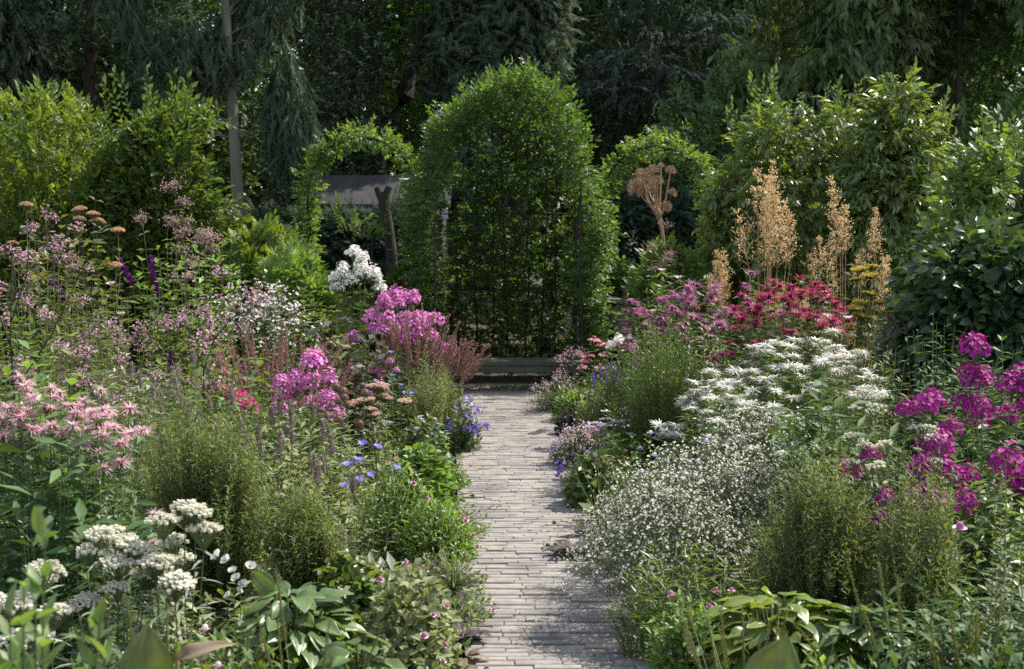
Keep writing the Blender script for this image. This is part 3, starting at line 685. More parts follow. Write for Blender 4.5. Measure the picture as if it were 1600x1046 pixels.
s = g.uniform(0, 1, n); x, z, a, b = prof(s); y = g.uniform(YF, YB, n); th = g.normal(.03, .05, n) + g.exponential(.035, n) + np.where((np.abs(a) > .5) & (z < 2.0), np.abs(g.normal(0, .045, n)), 0) + .06 * np.sin(z * 7 + x * 5)
p = np.c_[x + a * th, y, z + b * th]; inside = (g.uniform(0, 1, n) < .3)[:, None]
dr = np.c_[a, np.where(y < YF + .2, -.8, 0) + g.normal(0, .4, n), b + .25] * np.where(inside, -.5, 1) + g.normal(0, .4, (n, 3))
for k in range(3): mb.inst(HB[k], p[k::3], dr[k::3], np.array((0, 0, 1)) + g.normal(0, .4, (len(p[k::3]), 3)), g.uniform(.07, .14, len(p[k::3])))
n = 3900; x = g.uniform(-HW, HW, n); z = g.uniform(.05, ZS + RT, n); ok = (z < ZS) | ((x / HW) ** 2 + ((z - ZS) / RT) ** 2 < 1)
p = np.c_[x, YB + g.normal(0, .07, n), z]; ok &= (noise3(p * (1, .2, 1), 9, 6.0) > np.where(np.abs(z - 1.9) < .75, -.15, -.6)) | (z < 1.0)
p = p[ok]; n = len(p); dr = np.c_[g.normal(0, .7, n), g.choice((-.6, .6), n), g.uniform(-.4, .8, n)]
for k in range(3): mb.inst(HB[k], p[k::3], dr[k::3], np.array((0, 0, 1)) + g.normal(0, .6, (len(p[k::3]), 3)), g.uniform(.08, .14, len(p[k::3])))
n = 34                                     # long shoots standing out of the top
s = g.uniform(.3, .72, n); x, z, a, b = prof(s); y = g.uniform(YF, YB, n)
mb.inst(sprig(170, 9, 1, LEAF, .24, 55, .1), np.c_[x, y, z + .05], np.c_[a * .7 + g.normal(0, .3, n), g.normal(0, .2, n), b + .3], (0, -1, .4), g.uniform(.2, .36, n))
part('foliage', mb.mesh('foliage', M['g_arbour']), t)
mb = MB(); sq = np.linspace(0, 1, 40); x, z, a, b = prof(sq)
for y in (YF + .16, (YF + YB) / 2, YB): mb.tubes(np.c_[x + a * .11, x * 0 + y + .08 * (y < YB - .1), z + b * .11][None], .010, 6)
for zz in (.9, 1.7): mb.tubes(np.array([(-HW, YB, zz), (HW, YB, zz)])[None], .008, 5)
part('hoop_frame', mb.mesh('hoop_frame', M['iron'], True), t)
mb = MB()
for xx in np.linspace(-.72, .72, 9):
    k = 7; zz = np.linspace(0, 1, k) * (ZS + RT * math.sqrt(max(0, 1 - (xx / HW) ** 2)) * .9)
    mb.tubes(np.c_[xx + np.cumsum(g.normal(0, .02, k)), YB + g.normal(0, .02, k), zz][None], np.linspace(.013, .006, k)[None], 6)
for xx in (-HW, HW):
    for y in np.linspace(YF, YB, 5):
        zz = np.linspace(0, 2.0, 6); mb.tubes(np.c_[xx + g.normal(0, .02, 6), y + g.normal(0, .02, 6), zz][None], np.linspace(.014, .008, 6)[None], 6)
part('stems', mb.mesh('stems', M['bark_dark'], True), t)

def hoop(label, px0, px1, pytop, d, seed, n=1700, f0=0.0, f1=1.0):
    x0, x1, zt = X(px0, d), X(px1, d), Z(pytop, d) - .12; hw = (x1 - x0) / 2; zs = zt - hw
    t = thing('leafy_hoop', label, 'arch', ((x0 + x1) / 2, d, -.03), 0, 'leafy hoops beside the arbour')
    g = R(seed); Ls = zs; La = pi * hw; tot = 2 * Ls + La
    def pr(s):
        q = np.asarray(s) * tot; th = np.clip((q - Ls) / La, 0, 1) * pi
        x = np.where(q < Ls, -hw, np.where(q > Ls + La, hw, -hw * np.cos(th))); z = np.where(q < Ls, q, np.where(q > Ls + La, tot - q, zs + hw * np.sin(th)))
        return x, z, np.where(q < Ls, -1., np.where(q > Ls + La, 1., -np.cos(th))), np.where((q < Ls) | (q > Ls + La), 0., np.sin(th))
    s = g.uniform(f0, f1, n); x, z, a, b = pr(s); r = np.abs(g.normal(0, .045, n)) * (1 + .4 * np.sin(s * 41)); an = g.uniform(0, 6.28, n)
    o = np.c_[a * np.cos(an), np.sin(an), b * np.cos(an)]; p = np.c_[x, x * 0, z] + o * r[:, None]
    mb = MB(); dr = o + np.array((0, 0, .35)) + g.normal(0, .4, (n, 3))
    for k in range(3): mb.inst(HB[k], p[k::3], dr[k::3], np.array((0, 0, 1)) + g.normal(0, .4, (len(p[k::3]), 3)), g.uniform(.07, .12, len(p[k::3])))
    part('foliage', mb.mesh('foliage', M['g_bright']), t)
    x, z, a, b = pr(np.linspace(0, 1, 40)); mb = MB(); mb.tubes(np.c_[x, x * 0, z][None], .013, 6)
    part('hoop_frame', mb.mesh('hoop_frame', M['iron'], True), t)
    mb = MB(); k = 12; x, z, a, b = pr(np.linspace(0, .5, k)); mb.tubes(np.c_[x + g.normal(0, .015, k), g.normal(0, .02, k), z][None], np.linspace(.022, .008, k)[None], 6)
    x, z, a, b = pr(np.linspace(1, .5, k)); mb.tubes(np.c_[x + g.normal(0, .015, k), g.normal(0, .02, k), z][None], np.linspace(.022, .008, k)[None], 6)
    part('stems', mb.mesh('stems', M['bark_dark'], True), t)
hoop('small leafy hoop left of the tall arbour, framing the grey shed roof', 484, 652, 192, 15.0, 180, 1700)
hoop('small leafy hoop right of the tall arbour, above the dried brown umbels', 940, 1106, 206, 15.0, 181, 1700)

# bench
t = thing('bench', 'plain weathered wooden bench under the leafy arbour at the end of the path', 'bench', (X(800, 13.55), 13.5, 0), 0)
zb = Z(562, 13.5)
for k in range(2): mb = MB(); mb.box((0, -.1 + k * .19, zb - .02), (1.45, .18, .04), None, 0, .005); part('seat_plank', mb.mesh('seat_plank', M['wood_bench']), t)
mb = MB(); mb.box((0, -.16, zb - .075), (1.36, .03, .065), None, 0, .004); part('apron', mb.mesh('apron', M['wood_bench']), t)
for sx in (-.6, .6):
    for sy in (-.13, .13): mb = MB(); mb.box((sx, sy, (zb - .04) / 2), (.06, .06, zb - .042), None, 0, .004); part('leg', mb.mesh('leg', M['wood_bench']), t)

# ================================================================== SHRUBS
def shrub(name, label, px, d, pytop, hwpx, mat, tpls, n, size, seed, dr=.8, cut=-.6, up=.5, droop=0.0, lumps=.3, shoots=0, shmat=None, cat='shrub', inner=.3, group=None, nf=2.2, flat=1.0, shl=(.4, .8), zlow=.05, smat='bark_dark'):
    h = Z(pytop, d); r = .82 * hwpx / F * d; t = thing(name, label, cat, (X(px, d), d, -.04), 0, group)
    me, tips = branches(seed, (0, 0, 0), (0, 0, h * .8), 18, max(r, h * .4) * 1.0, .03, .02, 0, smat, .018, .03); part('stems', me, t)
    mb = MB(); crown(mb, seed, tpls, n, (0, 0, h * .52), (r, r * dr, h * .43), size, lumps, inner, up, nf, cut, zlow, droop)
    if shoots:
        g = R(seed + 5); a = g.uniform(0, 6.28, shoots); q = np.sqrt(g.uniform(0, 1, shoots)) * r * .9
        p = np.c_[np.cos(a) * q, np.sin(a) * q * dr, h * (.55 + .38 * np.sqrt(np.maximum(0, 1 - (q / r) ** 2)))]
        sp = [sprig(seed + k, 19, 1, LEAF, .115, 60, .05) for k in range(2)]; L = g.uniform(*shl, shoots)
        dd = np.c_[np.cos(a) * .3, np.sin(a) * .3, np.ones(shoots)] + g.normal(0, .12, (shoots, 3))
        for k in range(2): mb.inst(sp[k], p[k::2], dd[k::2], (0, -1, .3), L[k::2])
        mb.tubes(np.stack([p, p + dd * L[:, None] * .5, p + nrm(dd) * L[:, None]], 1), .004, 3)
    part('foliage', mb.mesh('foliage', M[mat]), t)
    return t
shrub('hornbeam_shrub', 'loose yellow green hornbeam shrub at the left edge, in front of the dark yew', 40, 14.2, 215, 185, 'g_lime', SP_LEAF, 6400, .17, 200, shoots=26, lumps=.38, cut=-.4, shl=(.3, .6))
shrub('hornbeam_shrub', 'bright green shrub with long upright shoots, left of the bare straight trunk', 243, 14.0, 165, 122, 'g_hornbeam', SP_LEAF, 5600, .17, 201, lumps=.36, cut=-.4, shoots=30, shl=(.35, .75))
shrub('glossy_shrub', 'wide shrub with pointed drooping glossy leaves behind the tan plumes', 1250, 13.4, 150, 150, 'g_cherry', SP_DROOP, 4600, .185, 202, up=.3, droop=.2, shoots=26, lumps=.4, cut=-.25, shl=(.3, .6))
shrub('glossy_shrub', 'second glossy pointed leaf shrub, between the first one and the hazel bush', 1385, 12.6, 150, 110, 'g_cherry', SP_DROOP, 4600, .185, 203, up=.3, droop=.2, shoots=22, lumps=.4, cut=-.25, shl=(.3, .6))
RASP = [sprig(205 + i, 6, 1, leaf(.6, .12, .3, 3), .46, 70, .35, .7) for i in range(3)]
shrub('hazel_bush', 'large dark hazel bush with broad leaves leaning in from the right edge', 1545, 8.6, 300, 165, 'g_hazel', RASP, 1900, .22, 204, up=.15, droop=.1, lumps=.3, cut=-.9, dr=.7)
shrub('raspberry_bush', 'light green bush with broad toothed leaves catching the sun at the right edge', 1565, 9.9, 205, 110, 'g_mid', RASP, 1200, .19, 207, up=.5, lumps=.4, cut=-.2, shoots=16, shl=(.25, .5))
shrub('rowan_shrub', 'low lime green shrub under the bare straight trunk', 400, 13.4, 335, 95, 'g_lime', PIN, 1500, .17, 208, lumps=.3)
shrub('rowan_shrub', 'sunlit light green shrub inside the left leafy hoop', 588, 14.3, 300, 85, 'g_lime', SP_LEAF, 1500, .15, 209, lumps=.4, cut=-.2, shoots=9, shl=(.25, .42))
shrub('rowan_shrub', 'light green leafy shrub between the white phlox and the left leafy hoop', 470, 12.9, 375, 75, 'g_bright', PIN, 1300, .15, 210)
shrub('viburnum_shrub', 'mid green shrub behind the pale mallow flowers, right of the wooden rail', 1050, 13.0, 378, 62, 'g_mid', SP_LEAF, 1100, .19, 211)
shrub('viburnum_shrub', 'small grey green shrub between the arbour and the wooden rail', 968, 14.6, 405, 42, 'g_blue', SP_LEAF, 700, .17, 212)
# ================================================================== FLOWER HEADS shared between plants
H_MON_P = variants(head_monarda, ('p_pink', 'p_brownred', 'g_olive'), 3)
H_MON_W = variants(head_monarda, ('p_white', 'p_palegreen', 'g_mid'), 5, seed=2, n=56, pw=.19, emax=.5, drp=.18)
H_MON_C = variants(head_monarda, ('p_crimson', 'p_purple', 'g_bronze'), 3, seed=3)
H_MON_M = variants(head_monarda, ('p_mauve', 'p_purple', 'g_bronze'), 3, seed=4)
H_PHL_P = variants(head_phlox, ('p_phlox', 'stem'), 3)
H_PHL_W = variants(head_phlox, ('p_white', 'stem'), 3)
H_PHL_M = variants(head_phlox, ('p_magenta', 'stem'), 3)
H_PHL_C = variants(head_phlox, ('p_cerise', 'stem'), 2)
H_AGAS = variants(head_spike, ('p_greybrown',), 3, 'flower_spike', L=.10, r=.016, n=80, s=.009)
H_SALV = variants(head_spike, ('p_brownred',), 3, 'flower_spike', L=.26, r=.010, n=80, s=.008)
H_BUDD = variants(head_spike, ('p_purple',), 3, 'flower_spike', L=.26, r=.030, n=200, s=.015, taper=.75)
H_LAV = variants(head_spike, ('p_violet',), 3, 'flower_spike', L=.12, r=.010, n=50, s=.010)
H_PLANT = variants(head_spike, ('g_olive',), 3, 'seed_spike', L=.20, r=.0075, n=120, s=.004, taper=.3)
H_AIRY = variants(head_spray, ('p_airy', 'stem_red'), 4, 'flower_spray', L=.13, r=.06, n=38, s=.009, npet=4)
H_AIRYW = variants(head_spray, ('p_white', 'stem'), 3, 'flower_spray', seed=5, L=.26, r=.07, n=26, s=.010, npet=4)
H_GYP = variants(head_spray, ('p_gyps', 'stem'), 4, 'flower_spray', seed=6, L=.17, r=.12, n=56, s=.0055, cup=.5)
H_THYME = variants(head_spray, ('p_palepink', 'stem'), 3, 'flower_spray', seed=7, L=.07, r=.05, n=30, s=.006)
H_PLUME = variants(head_plume, ('p_orange', 'stem_dry'), 3, 'plume')
H_EUP = variants(head_corymb, ('p_tan', 'stem_red'), 3, r=.085, n=70, s=.011, dome=.4, stalk=.06)
H_EUPP = variants(head_spray, ('p_dusk', 'stem_red'), 3, seed=8, L=.16, r=.09, n=80, s=.010, npet=4, cup=.8)
H_ANA = variants(head_corymb, ('p_cream', 'stem'), 3, r=.05, n=40, s=.0068, dome=.4, stalk=.055)
H_ACH = variants(head_corymb, ('p_peach', 'stem'), 3, r=.05, n=60, s=.006, dome=.1, stalk=.035)
H_ACHY = variants(head_corymb, ('p_yellow', 'stem'), 2, r=.06, n=70, s=.006, dome=.08, stalk=.03)
H_PEARL = variants(head_corymb, ('p_cream', 'stem'), 2, r=.05, n=16, s=.0075, dome=.3, stalk=.05)
H_SEED = variants(head_ball, ('p_seed',), 2, 'seed_head', r=.021)
H_ASTER = variants(head_rays, ('p_lilac', 'p_yellow'), 3, r=.026, n=18)
H_DAISYW = variants(head_rays, ('p_white', 'p_yellow'), 2, r=.022, n=14, w=.4)
H_ECH = variants(head_rays, ('p_echin', 'p_seed'), 3, r=.05, n=14, w=.38, el=-.45, c=.02, dome=.8)
H_BELL = variants(head_cup, ('p_blue', 'p_white'), 3, r=.034, cup=.75, w=.95, c=.005)
H_MALLOW = variants(head_cup, ('p_palepink', 'p_mauve'), 2, r=.045, cup=.7)
H_POPPY = variants(head_cup, ('p_pink', 'p_cream'), 2, r=.04, cup=1.3, n=4, w=1.6)
H_WHITE = variants(head_cup, ('p_white', 'p_palegreen'), 2, r=.028, cup=.6, n=4, w=1.3)
H_GER = variants(head_cup, ('p_palepink', 'p_mauve'), 2, r=.015, cup=.3)
H_GERP = variants(head_cup, ('p_mauve', 'p_white'), 2, r=.015, cup=.3)
H_VIOL = variants(head_cup, ('p_violet', 'p_white'), 2, r=.017, cup=.5)
H_RED = variants(head_cup, ('p_red', 'p_purple'), 1, r=.018, cup=.9)
H_LOB = variants(head_spray, ('p_violet', 'stem'), 3, 'flower_spray', seed=9, L=.09, r=.05, n=14, s=.012)
H_UMB = variants(head_umbel, ('p_angelica', 'stem_dry'), 3, 'umbel')

def flats(n, **k): return n
def mound(name, label, cat, px, d, pytop, hw, mat, leaf_tpl, n, size, seed, heads=None, nh=0, hname='flower_head', dr=1.0, up=.8, group=None, x=None, lumps=.25, hscale=1.0, z0=0.0, out=.5):
    """low dome of leaves on short stalks"""
    h = Z(pytop, d); r = hw / F * d; g = R(seed)
    t = thing(name, label, cat, (X(px, d) if x is None else x, d, z0), 0, group)
    u = nrm(np.c_[g.normal(0, 1, (n, 2)), np.abs(g.normal(0, .8, n))]); s = lump(u, seed, lumps) * (.45 + .55 * g.uniform(0, 1, n) ** .4)
    p = u * np.array((r, r * dr, h)) * s[:, None]; p[:, 2] = np.maximum(p[:, 2], .012)
    d_ = u * out + np.array((0, 0, .15)) + g.normal(0, .45, (n, 3)); nn = np.array((0, 0, up)) + u * .7 + g.normal(0, .3, (n, 3))
    mb = MB(); mb.inst(leaf_tpl, p, d_, nn, size * g.uniform(.65, 1.25, n)); part('leaves', mb.mesh('leaves', M[mat]), t)
    k = min(n, 260); b = np.c_[p[:k, :2] * .25, np.zeros(k)]; mb = MB(); mb.tubes(np.stack([b, (b + p[:k]) / 2 + np.c_[-p[:k, :2] * .08, np.abs(p[:k, 2:]) * .12], p[:k]], 1), .0016, 3); part('stems', mb.mesh('stems', M['stem'], True), t)
    if heads:
        u = nrm(np.c_[g.normal(0, 1, (nh, 2)), np.abs(g.normal(0, .9, nh)) + .2]); q = u * np.array((r, r * dr, h)) * lump(u, seed, lumps)[:, None] * 1.04
        for i in range(nh): part(hname, heads[int(g.integers(0, len(heads)))], t, q[i], nrm(u[i] * .6 + np.array((0, -.15, .6)) + g.normal(0, .2, 3)), g.uniform(0, 6), hscale * g.uniform(.8, 1.2))
    return t
def finebush(name, label, px, d, pytop, hw, mat, seed, n=420, nl=26, lf=.05, group=None, dr=.85, wide=.10):
    h = Z(pytop, d); r = hw / F * d
    c = clump(seed, int(n * 1.15), r * .5, r * 1.08, h, diamond(wide * 2.0, .1), (lf * .8, lf * .55), int(nl * 1.4), .15, .99, False, (.1, 1.2), .5, .13, .0016, 1, dr, 1.2, lmat=mat, wild=.34)
    return plant(name, label, 'bush', px, d, c, group=group)
def hosta(name, label, px, d, pytop, hw, mat, seed, n=26, heads=None, nh=0, size=(.15, .22), dr=.9, group=None, w=.62, lf=None):
    h = Z(pytop, d); r = hw / F * d; g = R(seed); t = thing(name, label, 'foliage plant', (X(px, d), d, 0), 0, group)
    a = np.arange(n) * 2.399963 + g.normal(0, .25, n); f = np.sqrt((np.arange(n) + 1.) / n)
    att = np.c_[np.cos(a) * f * r * .9, np.sin(a) * f * r * .9 * dr, h * (.95 - .42 * f ** 2) * g.uniform(.85, 1.0, n)]
    dr_ = np.c_[np.cos(a), np.sin(a) * dr, .35 - .55 * f + g.normal(0, .2, n)]
    nn = np.c_[np.cos(a) * .35, np.sin(a) * .35, np.ones(n)] + g.normal(0, .3, (n, 3))
    L = .68 * g.uniform(*size, n)
    mb = MB(); tp = [ribbed(w, .08, .3, 9, .36, .16 * k) if lf is None else lf for k in (1, -1, .5)]
    for k in range(3): mb.inst(tp[k], att[k::3], dr_[k::3], nn[k::3], L[k::3])
    part('leaves', mb.mesh('leaves', M[mat], True), t)
    b = np.c_[att[:, :2] * .12, np.zeros(n)]; mb = MB(); mb.tubes(np.stack([b, (b + att) / 2 * (.8, .8, 1.15), att], 1), .004, 4); part('stems', mb.mesh('stems', M['stem'], True), t)
    return t
def spikes(name, label, px, d, seed, n, r, hrange, heads, hname='seed_spike', leafmat_='g_plantain', hscale=1.0, group=None, nleaf=7, ls=(.12, .18), lean=.12):
    """rosette with bare stalks carrying spikes"""
    g = R(seed); t = thing(name, label, 'plant', (X(px, d), d, 0), 0, group)
    a = g.uniform(0, 6.28, n); q = g.uniform(.1, 1, n) * r; b = np.c_[np.cos(a) * q * .4, np.sin(a) * q * .4, np.zeros(n)]
    e = np.c_[np.cos(a) * q, np.sin(a) * q, g.uniform(*hrange, n)] + np.c_[g.normal(0, lean * .4, (n, 2)), np.zeros(n)]
    mb = MB(); m = (b + e) / 2; m[:, :2] -= (e - b)[:, :2] * .15; mb.tubes(np.stack([b, m, e], 1), .0022, 4); part('stems', mb.mesh('stems', M['stem'], True), t)
    for i in range(n): part(hname, heads[i % len(heads)], t, e[i] - nrm(e[i] - m[i]) * .003, nrm(e[i] - m[i]), g.uniform(0, 6), hscale * g.uniform(.8, 1.15))
    if nleaf:
        a = np.arange(nleaf) * 2.4 + g.normal(0, .3, nleaf); mb = MB()
        mb.inst(ribbed(.5, .12, .4, 8, .5, .15, .012, 7), np.c_[np.cos(a) * .03, np.sin(a) * .03, np.full(nleaf, .02)], np.c_[np.cos(a), np.sin(a), g.uniform(.3, 1.1, nleaf)], (0, 0, 1), g.uniform(*ls, nleaf)); part('leaves', mb.mesh('leaves', M[leafmat_], True), t)
    return t
def spire(name, label, px, d, seed, n, h, r, mat='g_silver', leafl=.03, nl=34, group=None, lean=(0, 0), stemr=.003):
    c = clump(seed, n, r * .3, r, h, LEAF_N, (leafl * 1.6, leafl * .6), nl, .1, .99, False, (.2, .9), .1, .1, stemr, lmat=mat, smat='stem', lean=lean)
    return plant(name, label, 'plant', px, d, c, group=group)

# ================================================================== LEFT BORDER
# ---- far
def eup(label, px, d, pytop, n, r, seed, heads, hs=1.0, mat='g_mid', name='joe_pye_plant', group=None, lmul=1.0):
    c = clump(seed, n, r * .5, r, Z(pytop, d) - .05, LEAF, (.14 * lmul, .08 * lmul), 10, .15, .95, True, (-.2, .6), .12, .06, .005, smat='stem_red', lmat=mat)
    return plant(name, label, 'tall flower', px, d, c, heads, hscale=hs, group=group)
eup('tall plant with fading orange buff domes, left of centre below the hornbeam shrub', 150, 11.2, 296, 4, .10, 300, H_EUP, .66)
eup('tall plant with a few orange buff domes at the left edge of the photo', 45, 11.0, 300, 2, .10, 301, H_EUP, .55)
eup('small clump of low orange buff domes between the two purple spiked stems', 178, 10.4, 366, 2, .05, 302, H_EUP, .6)
eup('plant with brownish pink loose heads below the bright green shrub with upright shoots', 270, 11.6, 325, 6, .3, 303, H_EUPP, .8)
eup('plant with brownish pink loose heads beside the low lime green shrub', 320, 10.8, 390, 6, .28, 304, H_EUPP, .8, 'g_bright')
G2 = 'airy pink flowered plants in the left border'
def airy(label, px, d, pytop, n, r, seed, mat='g_mid', heads=None, hs=1.0, grp=G2, name='meadow_rue', nl=9, lf=(.07, .04)):
    c = clump(seed, int(n * .58), r * .55, r, Z(pytop, d) - .15 * hs, LEAF, lf, nl, .15, .9, False, (-.2, .7), .35, .10, .003, smat='stem_red', lmat=mat)
    return plant(name, label, 'airy flower', px, d, c, heads or H_AIRY, 'flower_spray', hscale=hs, group=grp, hsv=.25)
airy('tall airy cloud of dusty pink flowers at the far left, below the orange buff domes', 75, 10.6, 345, 26, .42, 310)
airy('lower airy pink plant at the left edge, below the tall pink cloud', 30, 9.2, 430, 20, .34, 311)
airy('airy pink plant right of the dark purple spikes', 345, 10.4, 420, 26, .40, 312, hs=1.1)
airy('airy pink plant in the middle of the left border, under the purple spikes', 225, 9.4, 460, 26, .42, 313)
airy('airy pink plant behind the pale pink bee balm clump', 100, 8.2, 500, 20, .34, 314)
airy('airy pink plant behind the grey brown agastache spikes', 280, 8.6, 520, 22, .36, 315)
airy('airy pink plant touching the bronze leaved plant', 430, 10.8, 425, 16, .26, 316)
airy('cloud of tiny white flowers rising behind the left reddish wands', 405, 9.9, 455, 26, .32, 317, 'g_grey', H_AIRYW, 1.15, None, 'white_gaura')
airy('sparse white flowered wands right of the white cloud, before the dark bronze leaves', 470, 9.7, 500, 10, .2, 318, 'g_grey', H_AIRYW, .9, None, 'white_gaura')
def budd(label, px, d, pytop, n, r, seed, hs=1.0):
    c = clump(seed, n, r * .5, r, Z(pytop, d) - .22, LEAF_N, (.16, .10), 8, .2, .95, True, (-.1, .7), .2, .16, .004, lmat='g_olive', bend=3.0)
    return plant('butterfly_bush', label, 'purple spikes', px, d, c, H_BUDD, 'flower_spike', hscale=hs, upright=0, hsv=.3, tilt=.38, group='dark purple spiked plants')
budd('plant with the tallest dark purple flower spikes, left of the low lime shrub', 225, 10.6, 362, 3, .16, 320, .7)
budd('plant with one leaning purple spike among the tall pink cloud', 108, 10.2, 375, 2, .06, 321, .8)
budd('plant with a short dark purple spike in the middle of the airy pink flowers', 262, 8.8, 470, 2, .04, 322, .5)
# feathery and leafy fillers
def filler(label, px, d, pytop, n, r, seed, mat, tpl=LEAF_N, lf=(.10, .06), nl=12, name='leafy_plant', pair=True, group=None, dome=.25, f0=.1, smat='stem'):
    c = clump(seed, n, r * .6, r, Z(pytop, d), tpl, lf, nl, f0, .98, pair, (-.1, .8), dome, .09, .003, lmat=mat, smat=smat)
    return plant(name, label, 'leafy plant', px, d, c, group=group)
filler('feathery green fennel like plant behind the airy pink flowers at the left edge', 60, 9.8, 415, 34, .42, 330, 'g_fine', diamond(.12, .1), (.07, .05), 30, 'feathery_plant', False)
filler('second feathery green plant, under the pale pink sweet pea flowers', 200, 9.0, 445, 34, .40, 331, 'g_fine', diamond(.14, .1), (.07, .05), 28, 'feathery_plant', False)
filler('leafy green stand below the brownish pink loose heads', 300, 11.4, 375, 30, .45, 332, 'g_bright', LEAF, (.13, .09))
filler('leafy green stand under the orange buff domes', 120, 11.6, 360, 34, .52, 333, 'g_olive', LEAF, (.13, .09))
filler('dark leafy stand filling the gap left of the white phlox', 455, 11.6, 440, 26, .36, 334, 'g_mid', LEAF, (.11, .07))
filler('leafy plant with a yellow leaf or two between pink bee balm and agastache', 75, 6.6, 560, 26, .34, 335, 'g_bright', LEAF, (.12, .08))
filler('silvery narrow leaved plant behind the pink bee balm', 200, 7.6, 560, 34, .36, 336, 'g_silver', LEAF_N, (.08, .05), 14, 'silver_plant', False)
filler('mid green leafy stand behind the agastache spikes', 330, 8.0, 560, 34, .46, 337, 'g_mid', LEAF, (.10, .07))
filler('leafy stand at the left edge behind the airy pink flowers', 0, 8.6, 470, 26, .36, 338, 'g_mid', LEAF, (.12, .08))
filler('dark green shaded stand beneath the brown wands by the path', 640, 11.2, 560, 26, .28, 339, 'g_dark', LEAF_N, (.09, .06))
c = clump(340, 3, .03, .10, Z(428, 9.4), LEAF_N, (.08, .04), 8)
plant('sweet_pea', 'pale mauve pink sweet pea flowers standing above the feathery green plant', 'flower', 168, 9.4, c, H_MALLOW, hscale=.8)
# bare twigs
t = thing('bare_sapling', 'thin bare dark twigs sticking up at the left edge of the photo', 'sapling', (X(20, 7.8), 7.8, 0), 0)
mb = MB(); g = R(341)
mb.tubes(np.array([(0, 0, 0), (.01, 0, .5), (-.01, 0, 1.0), (.015, 0, Z(380, 7.8))])[None], np.array((.008, .007, .005, .003))[None], 5)
for a, b in (((0, 0, .7), (.35, .1, 1.35)), ((.01, 0, .9), (-.25, 0, 1.5)), ((0, 0, .5), (.25, 0, .95)), ((0, 0, 1.1), (.12, 0, 1.6))): mb.tubes(np.array([a, (np.array(a) + b) / 2 + (.03, 0, 0), b])[None], np.array((.005, .004, .002))[None], 4)
part('stems', mb.mesh('stems', M['bark_dark'], True), t)
mb = MB(); n = 24; mb.inst(LEAF, np.c_[g.uniform(-.2, .3, n), g.normal(0, .05, n), g.uniform(.5, 1.5, n)], g.normal(0, 1, (n, 3)), (0, 0, 1), .06); part('leaves', mb.mesh('leaves', M['g_mid']), t)
t = thing('bare_twig', 'single dark bare twig leaning right above the cerise phlox', 'twig', (X(315, 8.2), 8.2, 0), 0)
o = np.array(t.location); pts = [(0, 0, 0)] + [P(*q, 8.2) - o for q in ((318, 580), (335, 530), (360, 500), (385, 480))]
part('stems', MB().tubes(np.array(pts)[None], np.array((.006, .005, .0045, .003, .002))[None], 5).mesh('stems', M['bark_dark'], True), t)
# ---- phlox
G3 = 'phlox clumps'
def phlox(label, px, d, pytop, n, r, seed, heads, hs=1.0, mat='g_mid', sy=.8, dome=.25, leafs=(.10, .08), grp=G3, hj=.06):
    c = clump(seed, n, r * .6, r, Z(pytop, d) - .10 * hs, LEAF_N, leafs, 13, .08, .97, True, (-.15, .5), dome, hj, .004, sy=sy, lmat=mat)
    return plant('phlox', label, 'phlox', px, d, c, heads, hscale=hs, group=grp, hsv=.2)
phlox('white phlox with round heads, tallest clump behind the pink phlox', 555, 12.4, 402, 16, .30, 350, H_PHL_W, .9, dome=.18)
phlox('bright pink phlox below the white phlox, next to the brown wands', 622, 11.4, 458, 24, .38, 351, H_PHL_P, 1.0, dome=.3)
phlox('small bright pink phlox at the right end, just left of the bench', 690, 11.3, 515, 4, .07, 352, H_PHL_P, .9)
phlox('bright pink phlox in the left border, behind the agastache spikes', 480, 8.3, 568, 15, .25, 353, H_PHL_P, .88, dome=.3)
phlox('cerise phlox with few heads, left of the nearer bright pink phlox', 365, 8.5, 588, 5, .09, 354, H_PHL_C, .95)
phlox('tiny cerise phlox sprig above the cerise phlox', 345, 8.9, 560, 2, .03, 355, H_PHL_C, .5)
# ---- wands, bronze plant
def wands(label, px, d, pytop, n, r, seed, lean=(0, 0), group='reddish brown wand plants', leafm='g_mid'):
    c = clump(seed, n, r * .45, r, Z(pytop, d) - .22, LEAF_N, (.08, .04), 9, .06, .8, True, (0, .7), .2, .1, .0025, lean=lean, smat='stem_red', lmat=leafm)
    return plant('sage_wands', label, 'flower wands', px, d, c, H_SALV, 'flower_spike', hscale=1.0, upright=.25, group=group, rot=0)
wands('dense upright reddish brown wands behind the nearer bright pink phlox', 440, 9.2, 535, 60, .40, 360)
wands('reddish brown wands around the pink phlox by the bench', 650, 11.0, 505, 46, .30, 361)
wands('brown wands leaning out to the right over the path near the bench', 676, 11.0, 530, 40, .18, 362, (.13, 0))
c = clump(363, 26, .2, .34, Z(490, 10.0), LEAF, (.17, .11), 9, .15, 1, True, (-.3, .6), .35, .1, .005, lmat='g_bronze', smat='stem_red')
plant('bronze_leaved_plant', 'dark bronze leaved plant with paler glossy leaves left of the brown wands', 'foliage plant', 540, 9.9, c)
filler('grey leaved top growth among the dark bronze leaves', 525, 9.6, 500, 8, .22, 364, 'g_grey', LEAF, (.13, .09), 6)
c = clump(365, 8, .06, .16, Z(565, 9.8), LEAF_N, (.06, .04), 8)
plant('pink_mallow', 'loose pale pink flowers between the bronze leaves and the lavender bush', 'flower', 605, 9.8, c, H_PHL_P, hscale=.42)
finebush('fine_leaved_bush', 'soft grey green fine leaved bush beside the far left edge of the path', 662, 10.3, 565, 44, 'g_grey', 366, 160, 22, .05)
finebush('fine_leaved_bush', 'green fine leaved bush under the leaning brown wands by the path', 690, 10.7, 575, 36, 'g_fine', 367, 140, 20, .05)
